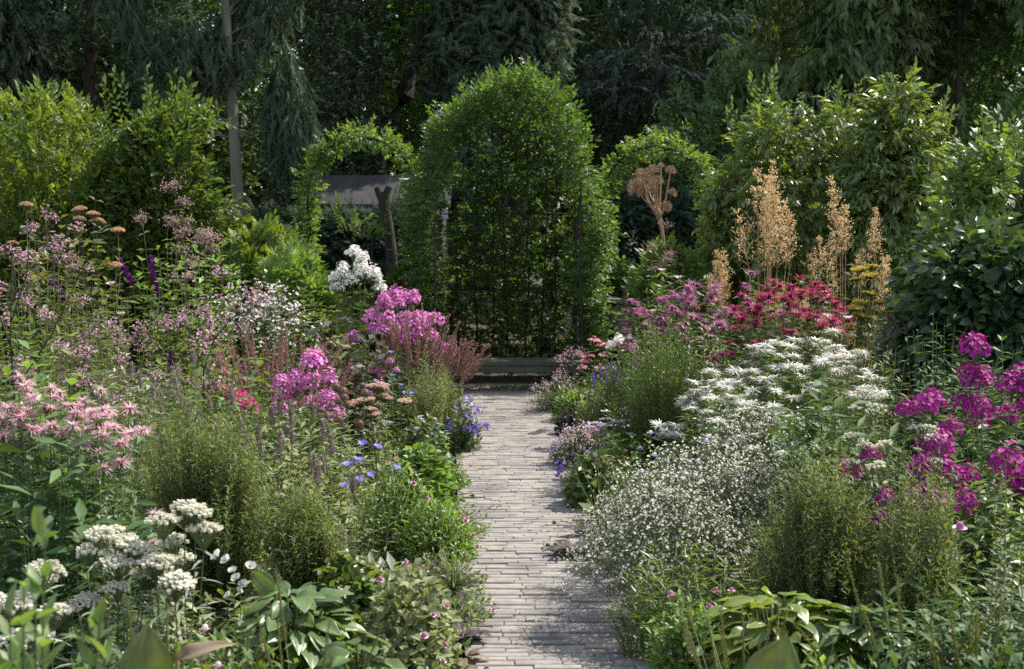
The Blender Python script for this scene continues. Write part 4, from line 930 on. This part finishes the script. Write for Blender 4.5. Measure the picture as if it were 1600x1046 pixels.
mound('white_edging_plant', 'small mound of white flowers by the path near the bench', 'edging plant', 716, 11.6, 618, 22, 'g_grey', LEAF_W, 130, .06, 368, H_WHITE, 18, hscale=.8)
c = clump(369, 14, .10, .22, Z(612, 8.8), LEAF_N, (.07, .04), 10, lmat='g_grey')
plant('yarrow', 'flat peach yarrow heads behind the brown seed balls', 'yarrow', 603, 8.8, c, H_ACH, upright=.85)
c = clump(370, 7, .06, .22, Z(640, 7.8), LEAF_N, (.07, .05), 8, lmat='g_blue', dome=.2, hj=.16)
plant('scabious', 'stems with round brown seed balls above the blue bellflowers', 'seed heads', 560, 7.9, c, H_SEED, 'seed_head', hscale=1.3)
c = clump(371, 3, .05, .12, Z(588, 8.6), LEAF_N, (.07, .05), 8, lmat='g_blue')
plant('scabious', 'two or three brown seed balls standing among the near pink phlox', 'seed heads', 525, 8.1, c, H_SEED, 'seed_head', hscale=1.35)
c = clump(372, 8, .08, .14, Z(578, 9.5), LEAF_N, (.06, .04), 8)
plant('blue_bellflower', 'small blue flowers between the lavender bush and the peach yarrow', 'bellflower', 612, 9.4, c, H_BELL, hscale=.7)
# ---- agastache
G5 = 'grey brown spiked plants'
def agas(label, px, d, pytop, n, r, seed, mat='g_mid'):
    n = int(n * .62)
    c = clump(seed, n, r * .6, r, Z(pytop, d) - .09, LEAF, (.10, .05), 9, .1, .92, True, (-.2, .5), .2, .11, .003, lmat=mat)
    return plant('giant_hyssop', label, 'flower spikes', px, d, c, H_AGAS, 'flower_spike', hscale=.85, group=G5, upright=.9, hsv=.3)
agas('grey brown spikes between the pink bee balm and the round green bush', 215, 7.2, 575, 26, .30, 380)
agas('grey brown spikes above the round green bush', 320, 7.0, 598, 26, .30, 381)
agas('grey brown spikes in front of the near bright pink phlox', 440, 7.2, 640, 26, .30, 382, 'g_grey')
agas('low grey brown spikes between the round green bush and the blue bellflowers', 485, 6.6, 690, 16, .22, 383, 'g_grey')
filler('silvery grey leafy plant below the near pink phlox', 480, 7.5, 650, 30, .30, 384, 'g_grey', LEAF_N, (.11, .06), 12, 'silver_plant')
c = clump(385, 9, .08, .16, Z(712, 6.7), LEAF_N, (.06, .04), 10, lmat='g_grey', hj=.12)
plant('blue_bellflower', 'violet blue bellflowers open above the green mound beside the path', 'bellflower', 575, 6.7, c, H_BELL, hscale=.95, upright=.2)
# ---- path edge, left
mound('catmint', 'low mound with violet flowers spilling over the left path edge', 'edging plant', 722, 10.0, 640, 30, 'g_dark', LEAF, 420, .045, 390, H_LOB, 9, 'flower_spray')
mound('ladys_mantle', 'pale green round leaved mound with pinkish daisies left of the violet edging', 'edging plant', 662, 9.2, 650, 40, 'g_blue', LEAF_W, 520, .06, 391, H_ASTER, 16, hscale=.8)
mound('cranesbill', 'leafy green mound with rounded leaves at the left path edge', 'edging plant', 668, 7.95, 690, 56, 'g_bright', leaf(.9, .15, .2, 3, .5), 900, .055, 392)
mound('candytuft', 'dense bright green mound of narrow leaves at the left path edge', 'edging plant', 682, 6.85, 785, 62, 'g_bright', LEAF_N, 2200, .042, 393, H_GER, 10)
mound('candytuft', 'bright green sprawling mat behind the dense bright green mound', 'edging plant', 610, 7.0, 745, 62, 'g_bright', LEAF_N, 1600, .05, 394, H_GER, 14)
mound('cranesbill', 'grey green cut leaved mound with small pale flowers at the near left path edge', 'edging plant', 640, 5.05, 885, 92, 'g_grey', leaf(.8, .2, .3, 3, .55), 2000, .038, 395, H_GER, 22, dr=1.3)
mound('lambs_ear', 'pale woolly leaved plant above the near grey green mound', 'edging plant', 600, 5.8, 868, 58, 'g_silver', LEAF, 110, .085, 396, up=1.4)
mound('cranesbill', 'green leafy mound between the large blue green leaves and the woolly leaves', 'edging plant', 545, 5.7, 880, 60, 'g_mid', leaf(.8, .2, .3, 3, .55), 700, .05, 397, H_GERP, 8)
def redleaf(label, px, d, seed, n=7, s=(.10, .16), mat='g_purple'):
    s = (s[0] * .62, s[1] * .62); g = R(seed); t = thing('red_plantain', label, 'plantain', (X(px, d), d, 0), 0, 'purple leaved plantains along the path')
    a = np.arange(n) * 2.4 + g.normal(0, .3, n); mb = MB()
    mb.inst(ribbed(.6, .15, .6, 8, .5, .25, .015, 7), np.c_[np.cos(a) * .02, np.sin(a) * .02, np.full(n, .02)], np.c_[np.cos(a), np.sin(a), g.uniform(.2, 1.3, n)], (0, 0, 1), g.uniform(*s, n)); part('leaves', mb.mesh('leaves', M[mat], True), t)
    return t
redleaf('purple leaved plantain standing in the bright green mound', 662, 6.55, 400, 5, (.14, .22))
redleaf('purple and green leaved plantain at the path edge right of the woolly leaves', 705, 6.0, 401, 8)
redleaf('drying purple plantain lying on the bricks at the near left path edge', 718, 5.5, 402, 9, (.12, .18))
redleaf('withered plantain with curled leaves against the near grey green mound', 722, 5.25, 403, 6, (.10, .15), 'g_dry')
# ---- front left
def bee(label, px, d, pytop, n, r, seed, heads, hs=1.0, dome=.25, sy=.8, mat='g_mid', group='bee balm clumps', smat='stem', hj=.07, leafs=(.10, .07)):
    c = clump(seed, n, r * .65, r, Z(pytop, d) - .02, LEAF_N, leafs, 12, .06, .97, True, (-.2, .5), dome, hj, .003, sy=sy, lmat=mat, smat=smat)
    return plant('bee_balm', label, 'bee balm', px, d, c, heads, hscale=hs, upright=.75, group=group, hsv=.18)
bee('pale pink bee balm with shaggy heads at the left edge of the photo', 88, 5.05, 618, 96, .21, 410, H_MON_P, .66, dome=.14, mat='g_dark', hj=.05, sy=1.9)
bee('few low pale pink bee balm heads, under the main pale pink clump', 205, 4.9, 790, 3, .10, 411, H_MON_P, .62)
filler('dark long leaved stand under the pale pink bee balm', 70, 4.7, 745, 34, .32, 412, 'g_dark', LEAF_N, (.17, .13), 9)
finebush('fine_leaved_bush', 'round bush of very fine green leaves, largest in the left border', 322, 6.0, 645, 118, 'g_fine', 413, 520, 34, .055)
finebush('fine_leaved_bush', 'lower fine leaved green bush right of the largest round one', 480, 5.9, 760, 72, 'g_fine', 414, 260, 26, .055)
filler('grey green narrow leaved undergrowth beside the round fine bush', 170, 5.3, 800, 26, .24, 415, 'g_dark', LEAF_N, (.11, .08))
def anaph(label, px, d, pytop, n, r, seed):
    c = clump(seed, n, r * .45, r, Z(pytop, d) - .06, leaf(.14, .06, .4, 3), (.10, .07), 16, .12, .97, False, (-.1, .8), .3, .06, .004, lmat='g_silver', smat='stem')
    return plant('pearly_everlasting', label, 'white flower', px, d, c, H_ANA, upright=.7, group='pearly everlasting clumps', hsv=.15)
anaph('tallest silvery plant with flat cream white heads, in front of the round bush', 275, 4.35, 795, 11, .11, 420)
anaph('lower silvery plant with flat cream white heads, left of the taller one', 175, 4.35, 825, 11, .11, 421)
anaph('silvery plant with small cream heads at the left edge, behind the broad near leaves', 45, 4.1, 880, 9, .13, 422)
filler('grey narrow leaved growth under the cream white heads', 210, 4.3, 890, 30, .24, 423, 'g_grey', leaf(.16, .06, .4, 3), (.10, .07), 12, 'silver_plant', False)
c = clump(424, 3, .03, .05, Z(885, 4.5), LEAF_N, (.09, .05), 9, lmat='g_grey')
t = plant('evening_primrose', 'white four petalled flowers on a short stem right of the cream heads', 'white flower', 362, 4.5, c)
g = R(425)
for i in range(8): part('flower_head', H_WHITE[i % 2], t, (g.normal(0, .03), g.normal(0, .02), Z(868 + i * 9, 4.5)), nrm((g.normal(0, .6), -.6, .4)), g.uniform(0, 6), g.uniform(.5, .85))
SPIKEG = 'grey upright wormwood stems'
spire('wormwood', 'thin silver grey spires rising beside the cream white heads', 150, 4.55, 430, 4, Z(752, 4.55), .09, group=SPIKEG)
spire('wormwood', 'single thin silver grey spire below the pink bee balm at far left', 45, 4.5, 431, 2, Z(755, 4.5), .05, group=SPIKEG)
hosta('hosta', 'clump of large blue green leaves at the bottom left of the path', 450, 4.75, 905, 92, 'g_hosta', 440, 90, size=(.13, .19))
hosta('hosta', 'few broad blue green leaves at the bottom edge, right of the upright plantain leaf', 560, 4.3, 975, 50, 'g_hosta', 441, 30, size=(.12, .17))
mound('low_geranium', 'low leafy patch with tiny pink flowers along the bottom edge', 'ground plant', 350, 4.1, 995, 150, 'g_mid', LEAF, 900, .05, 442, H_GERP, 12, dr=.7)
mound('low_geranium', 'shaded low leafy patch with pale pink flowers at the bottom left corner', 'ground plant', 130, 3.9, 995, 130, 'g_dark', LEAF, 800, .055, 443, H_GERP, 6, dr=.7)
spikes('plantain', 'tall green plantain seed spikes rising before the large blue green leaves', 470, 4.15, 444, 9, .22, (.22, .40), H_PLANT)
spikes('plantain', 'two long plantain seed spikes beside the upright plantain leaf', 235, 3.95, 445, 3, .10, (.30, .42), H_PLANT, nleaf=4)
t = thing('broad_leaf_plant', 'single upright olive green plantain leaf at the bottom edge', 'plant', (X(215, 3.75), 3.75, 0), 0)
mb = MB(); mb.inst(ribbed(.68, .12, .22, 12, .5, .12, .014), [(0, 0, Z(1046, 3.75) - .1)], (.05, -.05, 1), (.2, -1, .35), .21); part('leaves', mb.mesh('leaves', M['g_plantain'], True), t)
part('stems', MB().tubes(np.array([(0, 0, 0), (0, 0, .1), (0, 0, .38)])[None], .006, 5).mesh('stems', M['stem'], True), t)
t = thing('withered_leaf_plant', 'withered purplish arching leaf beside the upright plantain leaf', 'plant', (X(268, 3.8), 3.8, 0), 0)
mb = MB(); z = Z(1015, 3.8); mb.inst(ribbed(.36, .35, .75, 12, .45, .5, .02), [(0, 0, z - .03)], (1, -.1, .7), (.1, -.75, .8), .13); part('leaves', mb.mesh('leaves', M['g_dry'], True), t)
part('stems', MB().tubes(np.array([(0, 0, 0), (-.01, 0, z / 2), (0, 0, z - .015)])[None], .004, 5).mesh('stems', M['stem_dry'], True), t)
c = clump(446, 12, .08, .13, Z(862, 2.75) - .04, leaf(.36, .1, .3, 5), (.105, .075), 20, .25, 1.0, False, (.5, 1.3), .25, .06, .005, lmat='g_near', lean=(.03, 0))
plant('near_leafy_shoot', 'blurred pale green leafy shoots close to the camera at the bottom left corner', 'leafy plant', 28, 2.75, c, rot=0)
c = clump(447, 2, .02, .04, Z(957, 4.6), LEAF_N, (.06, .04), 8)
plant('red_flower', 'tiny red flowers under the cream white heads', 'flower', 300, 4.3, c, H_RED)
# ================================================================== RIGHT BORDER
# ---- far
t = thing('angelica', 'dead angelica with brown ball shaped umbels, in front of the right leafy hoop', 'seed heads', (X(1036, 13.7), 13.7, 0), 0)
o = np.array(t.location); mb = MB(); D = 13.7
K = P(1030, 330, D) - o
mb.tubes(np.array([(0, 0, 0), (.02, 0, .9), P(1036, 372, D) - o, K])[None], np.array((.022, .02, .018, .016))[None], 7)
um = [((992, 292), 1.0), ((1005, 298), .9), ((1002, 272), .8), ((1020, 265), .75), ((1008, 283), 1.0), ((1026, 283), .8), ((1048, 265), .65), ((1052, 300), .55), ((1041, 322), .7), ((1018, 293), .8), ((1033, 256), .4)]
g = R(500)
for (px, py), s in um:
    e = P(px, py, D + g.normal(0, .1)) - o; j = K + np.array((0, 0, g.uniform(-.15, .02)))
    mb.tubes(np.array([j, (j + e) / 2 + ((e - j)[0] * .1, 0, -.01), e - nrm(e - j) * .02])[None], np.array((.010, .008, .006))[None], 5)
    part('umbel', H_UMB[int(g.integers(0, 3))], t, e - nrm(e - j) * .03, nrm(e - j), 0, s)
part('stems', mb.mesh('stems', M['stem_dry'], True), t)
c = clump(501, 14, .14, .3, Z(440, 13.6), LEAF_N, (.14, .1), 8); t2 = None
def macleaya(label, px, d, pytop, n, r, seed, hs, name='plume_poppy'):
    c = clump(seed, n, r * .5, r, Z(pytop, d) - .42 * hs, LEAF_W, (.13, .07), 7, .1, .9, False, (-.2, .5), .3, .10, .005, lmat='g_olive', smat='stem_dry')
    return plant(name, label, 'plume flower', px, d, c, H_PLUME, 'plume', hscale=hs, upright=.55, group='tan plume flowers', hsv=.22)
macleaya('tallest tan plumes in the right border, left of the wider plume clump', 1195, 11.4, 256, 11, .20, 510, 1.0)
macleaya('wide clump of tan plumes touching the hazel bush', 1322, 11.0, 328, 15, .32, 511, .75)
macleaya('small tan plumes right of the pale mallow flowers', 1108, 12.0, 385, 6, .14, 512, .8)
macleaya('low tan plumes just behind the crimson bee balm', 1265, 10.4, 425, 8, .38, 513, .5)
def rfill(*a, **k): return filler(*a, **k)
rfill('leafy stand below the mallow flowers, between the rail and the tan plumes', 1060, 12.2, 425, 30, .38, 520, 'g_mid', LEAF_N, (.12, .08), 13)
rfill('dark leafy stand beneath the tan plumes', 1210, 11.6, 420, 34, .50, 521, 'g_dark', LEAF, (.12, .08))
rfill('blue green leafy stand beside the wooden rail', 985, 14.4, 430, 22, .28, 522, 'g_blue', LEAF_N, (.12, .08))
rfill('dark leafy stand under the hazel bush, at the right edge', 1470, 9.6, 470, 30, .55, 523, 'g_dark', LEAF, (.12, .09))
rfill('ferny olive stand beside the yellow yarrow', 1380, 9.9, 430, 26, .30, 524, 'g_olive', diamond(.14, .1), (.07, .05), 24, 'feathery_plant', False)
c = clump(525, 3, .05, .12, Z(425, 11.6), LEAF_W, (.07, .04), 10)
plant('mallow', 'two pale pink mallow flowers above the mauve bee balm', 'mallow', 1036, 11.6, c, H_MALLOW, hscale=.85)
c = clump(526, 2, .02, .05, Z(462, 11.4), LEAF_W, (.06, .04), 8)
plant('mallow', 'single whitish mallow flower just left of the mauve bee balm', 'mallow', 1021, 11.4, c, H_MALLOW, hscale=.75)
c = clump(527, 10, .08, .18, Z(440, 9.7), LEAF_N, (.08, .04), 10, lmat='g_olive')
plant('yarrow', 'flat yellow yarrow heads right of the crimson bee balm', 'yarrow', 1355, 9.7, c, H_ACHY, upright=.9)
c = clump(528, 4, .05, .10, Z(455, 8.8), LEAF_N, (.06, .04), 9, lmat='g_grey')
plant('sweet_pea', 'pale lilac sweet pea flowers rising through the crimson bee balm', 'flower', 1306, 8.7, c, H_MALLOW, hscale=.75)
c = clump(529, 5, .05, .12, Z(372, 12.4), LEAF_N, (.12, .08), 12, smat='stem_red')
plant('red_tipped_plant', 'tall leafy stems with small dull red heads before the mid green shrub', 'flower', 1028, 12.4, c, H_EUPP, hscale=.6)
# ---- bee balms
bee('mauve bee balm in a far clump sloping down to the left of the crimson one', 1080, 9.9, 448, 64, .36, 530, H_MON_M, .95, mat='g_mid')
bee('paler mauve bee balm at the left end, above the pink coneflowers', 1000, 10.4, 482, 26, .25, 531, H_MON_M, .75, mat='g_mid')
bee('purple bee balm heads behind the crimson clump, under the tan plumes', 1170, 9.6, 440, 22, .26, 532, H_MON_M, .85)
bee('crimson bee balm in a wide far clump behind the white one', 1235, 8.7, 455, 96, .44, 533, H_MON_C, .88, dome=.15, mat='g_mid')
bee('few crimson bee balm heads hanging left over the white clump', 1150, 8.5, 498, 9, .16, 534, H_MON_C, .72)
bee('few small red bee balm heads right of the crimson clump, near the hazel', 1400, 8.6, 505, 10, .22, 535, H_MON_C, .5)
bee('white bee balm in the largest clump, upper and right part over the gypsophila', 1255, 7.3, 520, 98, .45, 536, H_MON_W, .95, dome=.30, sy=.95, hj=.05)
bee('white bee balm, lower left part of the white mass sloping to the path', 1130, 6.9, 592, 66, .32, 537, H_MON_W, .86, dome=.35, sy=.9)
bee('a few scattered white bee balm heads below the right end of the white mass', 1240, 6.4, 640, 8, .30, 538, H_MON_W, .75)
c = clump(539, 20, .12, .2, Z(490, 8.7), LEAF_N, (.06, .045), 26, .2, 1, False, (.2, .9), .2, .08, lmat='g_silver')
plant('cream_spire_plant', 'pale cream leafy spires standing left of the crimson bee balm', 'plant', 1108, 8.8, c)
finebush('feathery_bush', 'dark green feathery bush left of the white bee balm', 1040, 8.8, 508, 70, 'g_mid', 540, 380, 24, .055)
finebush('feathery_bush', 'lower green feathery bush below the pink coneflowers', 965, 9.8, 575, 46, 'g_mid', 541, 220, 20, .05)
# ---- along the path, right, far to near
c = clump(550, 8, .06, .16, Z(545, 11.0), LEAF_N, (.09, .06), 8)
plant('coneflower', 'pink coneflowers with drooping petals near the right end of the bench', 'coneflower', 932, 11.0, c, H_ECH, upright=.9, hscale=.85)
phlox('small white phlox heads right of the pink coneflowers', 972, 10.9, 520, 7, .15, 551, H_PHL_W, .5)
phlox('single mauve pink phlox head beside the small white phlox', 988, 10.6, 532, 3, .05, 552, H_PHL_P, .75)
airy('dull pink spires by the right end of the bench', 905, 12.0, 540, 14, .20, 553, 'g_grey', H_AIRY, .7, None, 'pink_spires')
mound('thrift', 'low tangle of grey and pink at the far right path edge', 'edging plant', 868, 12.0, 600, 32, 'g_grey', LEAF_N, 420, .05, 554, H_THYME, 20, 'flower_spray')
mound('cranesbill', 'small green mound at the far right path edge, behind the dark leaves', 'edging plant', 893, 11.4, 605, 28, 'g_bright', LEAF, 340, .05, 555)
mound('coral_bells', 'dark reddish brown leaved mound on the right path edge', 'edging plant', 893, 10.7, 648, 22, 'g_purple', LEAF_W, 260, .06, 556)
finebush('grey_bush', 'soft grey green bush with lavender flowers above the dark reddish mound', 935, 10.2, 605, 34, 'g_grey', 557, 160, 20, .045)
spikes('lavender', 'short lavender spikes over the soft grey green bush', 950, 10.3, 558, 10, .18, (.36, .50), H_LAV, 'flower_spike', 'g_grey')
mound('marjoram', 'low mound dotted with pinkish grey flowers at the right path edge', 'edging plant', 905, 9.4, 672, 38, 'g_grey', LEAF, 640, .04, 559, H_THYME, 40, 'flower_spray')
c = clump(560, 24, .14, .22, Z(650, 8.9), LEAF_N, (.05, .035), 10, lmat='g_mid')
plant('aster', 'lilac asters in a loose clump above the right path edge', 'aster', 968, 8.9, c, H_ASTER, upright=.75, hscale=1.1)
filler('bright green leafy patch below the lilac asters', 985, 8.4, 690, 34, .30, 561, 'g_bright', LEAF, (.07, .05), 9)
mound('cranesbill', 'dark green leafy mound at the right path edge, below the lilac asters', 'edging plant', 935, 8.1, 715, 48, 'g_mid', leaf(.8, .2, .3, 3, .55), 760, .055, 562)
mound('dwarf_catmint', 'small grey green mound with dim violet flowers on the right path edge', 'edging plant', 905, 8.4, 725, 24, 'g_grey', LEAF_N, 360, .04, 563, H_LOB, 10, 'flower_spray')
spikes('love_in_a_mist', 'pale green seed pods on thin stems above the right path edge', 948, 7.6, 564, 14, .14, (.26, .40), H_SEED, 'seed_head', 'g_fine', .55)
redleaf('dark purple leaved plantain drooping onto the bricks at the right path edge', 905, 6.9, 565, 12, (.16, .24))
redleaf('purple leaved plantain behind the drooping one on the right path edge', 925, 7.3, 566, 9, (.14, .2))
redleaf('olive and purple plantain tucked against the gypsophila', 932, 7.0, 567, 8, (.14, .2), 'g_plantain')
# ---- low plants creeping over the brick edges
for i, (sd_, d_, h_, mt, lb) in enumerate(((-1, 5.75, .13, 'g_mid', 'tiny green creeper on the left brick edge by the woolly leaves'), (-1, 6.3, .12, 'g_grey', 'grey creeper on the left brick edge before the dense bright mound'), (-1, 7.35, .15, 'g_mid', 'small green creeper on the left brick edge behind the dense bright mound'), (-1, 8.7, .16, 'g_bright', 'bright creeper on the left brick edge below the violet edging'), (-1, 10.9, .16, 'g_grey', 'greyish creeper on the left brick edge before the white flowers'), (1, 6.25, .13, 'g_mid', 'green creeper on the right brick edge under the white dotted veil'), (1, 7.7, .15, 'g_bright', 'bright creeper on the right brick edge below the dark green mound'), (1, 10.0, .14, 'g_mid', 'green creeper on the right brick edge before the dark reddish mound'), (1, 5.5, .14, 'g_grey', 'grey creeper on the near right brick edge below the feathery cosmos'))):
    xx = pc(d_) + sd_ * (PW / 2 + .05); pp = 800 + xx / d_ * F
    mound('creeping_plant', lb, 'edging plant', pp, d_, 330 + (H - h_) * F / d_, .15 / d_ * F, mt, LEAF, 260, .034, 640 + i, H_GER if i % 3 == 0 else None, 5, dr=1.5, lumps=.45, x=xx, group='creepers along the brick edges', hscale=.7)
# ---- gypsophila
def gyps(label, px, d, pytop, n, r, seed, hs=1.0):
    n = int(n * .7)
    c = clump(seed, n, r * .4, r, Z(pytop, d) - .12 * hs, LEAF_N, (.06, .03), 8, .05, .8, True, (0, .8), .5, .1, .0018, lmat='g_grey')
    return plant('babys_breath', label, "baby's breath", px, d, c, H_GYP, 'flower_spray', hscale=hs, upright=.35, group="clumps of baby's breath", hsv=.2)
gyps("tallest clump of baby's breath, below the white bee balm", 1185, 6.6, 668, 56, .30, 570)
gyps("middle clump of baby's breath, a dense veil of white dots", 1120, 6.05, 725, 80, .32, 571)
gyps("nearest clump of baby's breath, spilling toward the bricks", 1045, 5.7, 790, 80, .27, 572)
gyps("small clump of baby's breath, left end by the purple plantain", 1000, 6.3, 760, 30, .15, 573)
filler('feathery dark green cosmos foliage in front of the white dotted veil', 1095, 5.15, 860, 50, .26, 574, 'g_mid', diamond(.10, .1), (.08, .06), 26, 'cosmos', False)
filler('feathery green edging beside the bricks under the white dotted veil', 1022, 5.3, 925, 34, .18, 575, 'g_mid', diamond(.12, .1), (.07, .05), 18, 'cosmos', False)
c = clump(576, 6, .1, .22, Z(735, 6.0), LEAF_N, (.06, .04), 8)
plant('larkspur', 'few violet blue flowers among the white dots', 'larkspur', 1060, 6.2, c, H_VIOL, hscale=1.1)
c = clump(577, 3, .03, .06, Z(692, 7.4), LEAF_N, (.06, .04), 8)
plant('larkspur', 'small blue larkspur flower above the green mound right of the path', 'larkspur', 1015, 7.6, c, H_VIOL, hscale=1.3)
# ---- magenta phlox and neighbours
def mphlox(*a, **k): return phlox(*a, mat='g_mid', leafs=(.12, .09), **k)
mphlox('deep magenta phlox at the right edge, tallest of the magenta ones', 1560, 6.1, 560, 11, .24, 580, H_PHL_M, .86, dome=.3, hj=.05)
mphlox('deep magenta phlox between the white bee balm and the tallest magenta one', 1425, 5.7, 625, 12, .28, 581, H_PHL_M, .74, dome=.28, hj=.06)
mphlox('deep magenta phlox in front of the lower row, near the right edge', 1480, 5.4, 688, 8, .20, 582, H_PHL_M, .74, dome=.2, hj=.10)
mphlox('small dark magenta phlox low between the two fine leaved bushes', 1385, 5.35, 765, 2, .03, 583, H_PHL_M, .6)
mphlox('deep magenta phlox cut off by the right edge of the photo', 1600, 5.6, 680, 4, .09, 584, H_PHL_M, 1.0)
c = clump(585, 14, .10, .20, Z(625, 5.6), LEAF_N, (.07, .05), 9)
plant('pearl_yarrow', 'small cream button flowers among the magenta phlox', 'white flower', 1415, 5.5, c, H_PEARL, hscale=.75)
c = clump(586, 6, .06, .14, Z(595, 6.4), LEAF_N, (.07, .05), 9)
plant('pearl_yarrow', 'small cream button flowers at the right end of the white bee balm', 'white flower', 1345, 6.5, c, H_PEARL, hscale=.75)
filler('dense dark green willow leaved stand behind the magenta phlox', 1480, 7.0, 525, 70, .46, 587, 'g_dark', LEAF_N, (.09, .05), 24, 'willow_leaved_plant', False)
filler('grey green feathery stand between the white bee balm and the dark willow leaves', 1375, 7.6, 530, 30, .24, 588, 'g_olive', diamond(.16, .1), (.07, .05), 20, 'feathery_plant', False)
filler('dark leafy growth at the right edge under the hazel bush', 1590, 7.2, 560, 40, .40, 589, 'g_dark', LEAF, (.10, .07), 14)
filler('grey green sage like plant with upright leaves below the white bee balm', 1300, 5.95, 635, 40, .28, 590, 'g_dark', LEAF_N, (.13, .10), 9, 'sage', f0=.3)
filler('leafy undergrowth with yellowing leaves beneath the magenta phlox', 1530, 5.6, 735, 44, .34, 591, 'g_mid', LEAF, (.10, .07), 12)
c = clump(592, 3, .04, .08, Z(712, 5.8), LEAF_N, (.07, .05), 8)
plant('poppy', 'pink poppy flowers above the green fine leaved bush', 'poppy', 1262, 5.75, c, H_POPPY, hscale=.75)
c = clump(593, 1, .0, .02, Z(778, 4.7), LEAF_N, (.05, .03), 5)
plant('anemone', 'single pale pink flower on a long thin stem before the magenta phlox', 'flower', 1520, 4.7, c, [H_GER[0]], hscale=1.7, upright=.1)
spire('wormwood', 'tall silver grey spires crossing the right edge of the photo', 1585, 4.4, 594, 5, Z(690, 4.4), .09, group=SPIKEG)
spire('wormwood', 'leaning silver grey spire left of the tall ones at the right edge', 1560, 4.3, 595, 2, Z(800, 4.3), .05, group=SPIKEG, lean=(-.05, 0))
finebush('fine_leaved_bush', 'dense fine leaved green bush right of the white dotted veil', 1290, 5.3, 752, 105, 'g_fine', 596, 520, 32, .05)
finebush('fine_leaved_bush', 'second fine leaved green bush, under the magenta phlox', 1435, 5.0, 775, 90, 'g_fine', 597, 420, 30, .05)
filler('shaded green feathery growth at the right edge below the magenta phlox', 1570, 4.8, 840, 34, .24, 598, 'g_mid', LEAF_N, (.08, .05), 16)
filler('dark grassy growth behind the plantain spikes at the bottom right', 1510, 4.5, 935, 30, .30, 599, 'g_dark', LEAF_L, (.14, .10), 10)
# ---- front right
hosta('hosta', 'hosta with broad light green curling leaves at the bottom right of the path', 1225, 4.75, 918, 140, 'g_hosta_l', 610, 130, size=(.13, .19), dr=.75)
hosta('hosta', 'right part of the hosta mass, darker wavy leaves below the fine leaved bush', 1350, 4.65, 935, 62, 'g_hosta', 611, 60, size=(.13, .19))
mound('white_cranesbill', 'bright small leaved plant with white flowers left of the hosta', 'edging plant', 1075, 4.75, 960, 56, 'g_bright', LEAF, 700, .045, 612, H_DAISYW, 4)
filler('upright bright green shoots at the near right path edge', 1080, 4.7, 945, 26, .13, 613, 'g_bright', LEAF_N, (.06, .045), 13, 'leafy_shoots')
c = clump(614, 7, .12, .26, Z(912, 5.0), LEAF_N, (.05, .03), 8)
plant('white_daisy', 'pale white flowers on thin stems just above the hosta', 'flower', 1120, 4.95, c, H_GER, hscale=1.1)
spikes('plantain', 'row of thin plantain seed spikes in front of the hosta', 1180, 4.2, 615, 16, .34, (.18, .32), H_PLANT)
spikes('plantain', 'tall plantain seed spikes right of the hosta', 1440, 4.3, 616, 11, .26, (.24, .42), H_PLANT)
spikes('plantain', 'plantain seed spikes leaning at the bottom right corner', 1530, 4.2, 617, 8, .2, (.18, .36), H_PLANT)
t = thing('broad_leaf_plant', 'broad olive leaf standing at the bottom edge before the hosta', 'plant', (X(1218, 3.85), 3.85, 0), 0)
mb = MB(); mb.inst(ribbed(.75, .12, .25, 12, .5, .12, .014), [(-.05, 0, Z(1046, 3.85) - .12)], (.45, -.1, 1), (.1, -1, .2), .22); part('leaves', mb.mesh('leaves', M['g_plantain'], True), t)
part('stems', MB().tubes(np.array([(0, 0, 0), (-.02, 0, .15), (-.05, 0, Z(1046, 3.85) - .11)])[None], .006, 5).mesh('stems', M['stem'], True), t)
mound('low_geranium', 'low leafy patch at the bottom edge under the plantain spikes', 'ground plant', 1400, 3.95, 1038, 150, 'g_mid', LEAF, 800, .05, 618, dr=.7)
mound('low_geranium', 'dark low leafy patch in the bottom right corner', 'ground plant', 1560, 4.0, 1020, 90, 'g_dark', LEAF, 600, .055, 619, dr=.7)
mound('low_geranium', 'small leafy patch with yellow green rosettes at the bottom edge, under the hosta', 'ground plant', 1280, 3.9, 1040, 60, 'g_bright', LEAF, 400, .035, 620, dr=.7)

# ================================================================== LITTER ON THE BRICKS
G9 = 'weed tufts between the bricks'
for i, (px, py, lb) in enumerate(((862, 940, 'green weed tuft with fallen fruit nearest the camera on the bricks'), (857, 866, 'scrap of green weeds near the purple plantain on the bricks'), (772, 803, 'tiny weed tuft in the middle of the bricks'), (735, 1012, 'weed tuft beside the near left edge of the bricks'))):
    d = H * F / (py - 330); d = float(d); q = P(px, py, d); g = R(700 + i); t = thing('weed_tuft', lb, 'weed', (q[0], q[1], .012), 0, G9)
    mb = MB(); n = 16; a = g.uniform(0, 6.28, n); mb.inst(LEAF_N, np.c_[g.normal(0, .025, (n, 2)), np.zeros(n) + .002], np.c_[np.cos(a), np.sin(a), g.uniform(.1, .7, n)], (0, 0, 1), g.uniform(.02, .045, n)); part('leaves', mb.mesh('leaves', M['g_olive']), t)
G10 = 'small green fallen fruits on the bricks'
for i, (px, py, lb) in enumerate(((866, 829, 'tiny green fallen fruit farther along the bricks'), (856, 866, 'tiny green fallen fruit lying by the scrap of weeds'), (868, 865, 'tiny green fallen fruit right of the scrap of weeds'))):
    d = float(H * F / (py - 330)); q = P(px, py, d)
    me = MB().add(BALL[0] * .011, BALL[1]).mesh('fallen_fruit', M['g_olive'], True); o = bpy.data.objects.new('fallen_fruit', me); COL.objects.link(o); o.location = (q[0], q[1], .024); o["label"] = lb; o["category"] = 'fruit'; o["group"] = G10
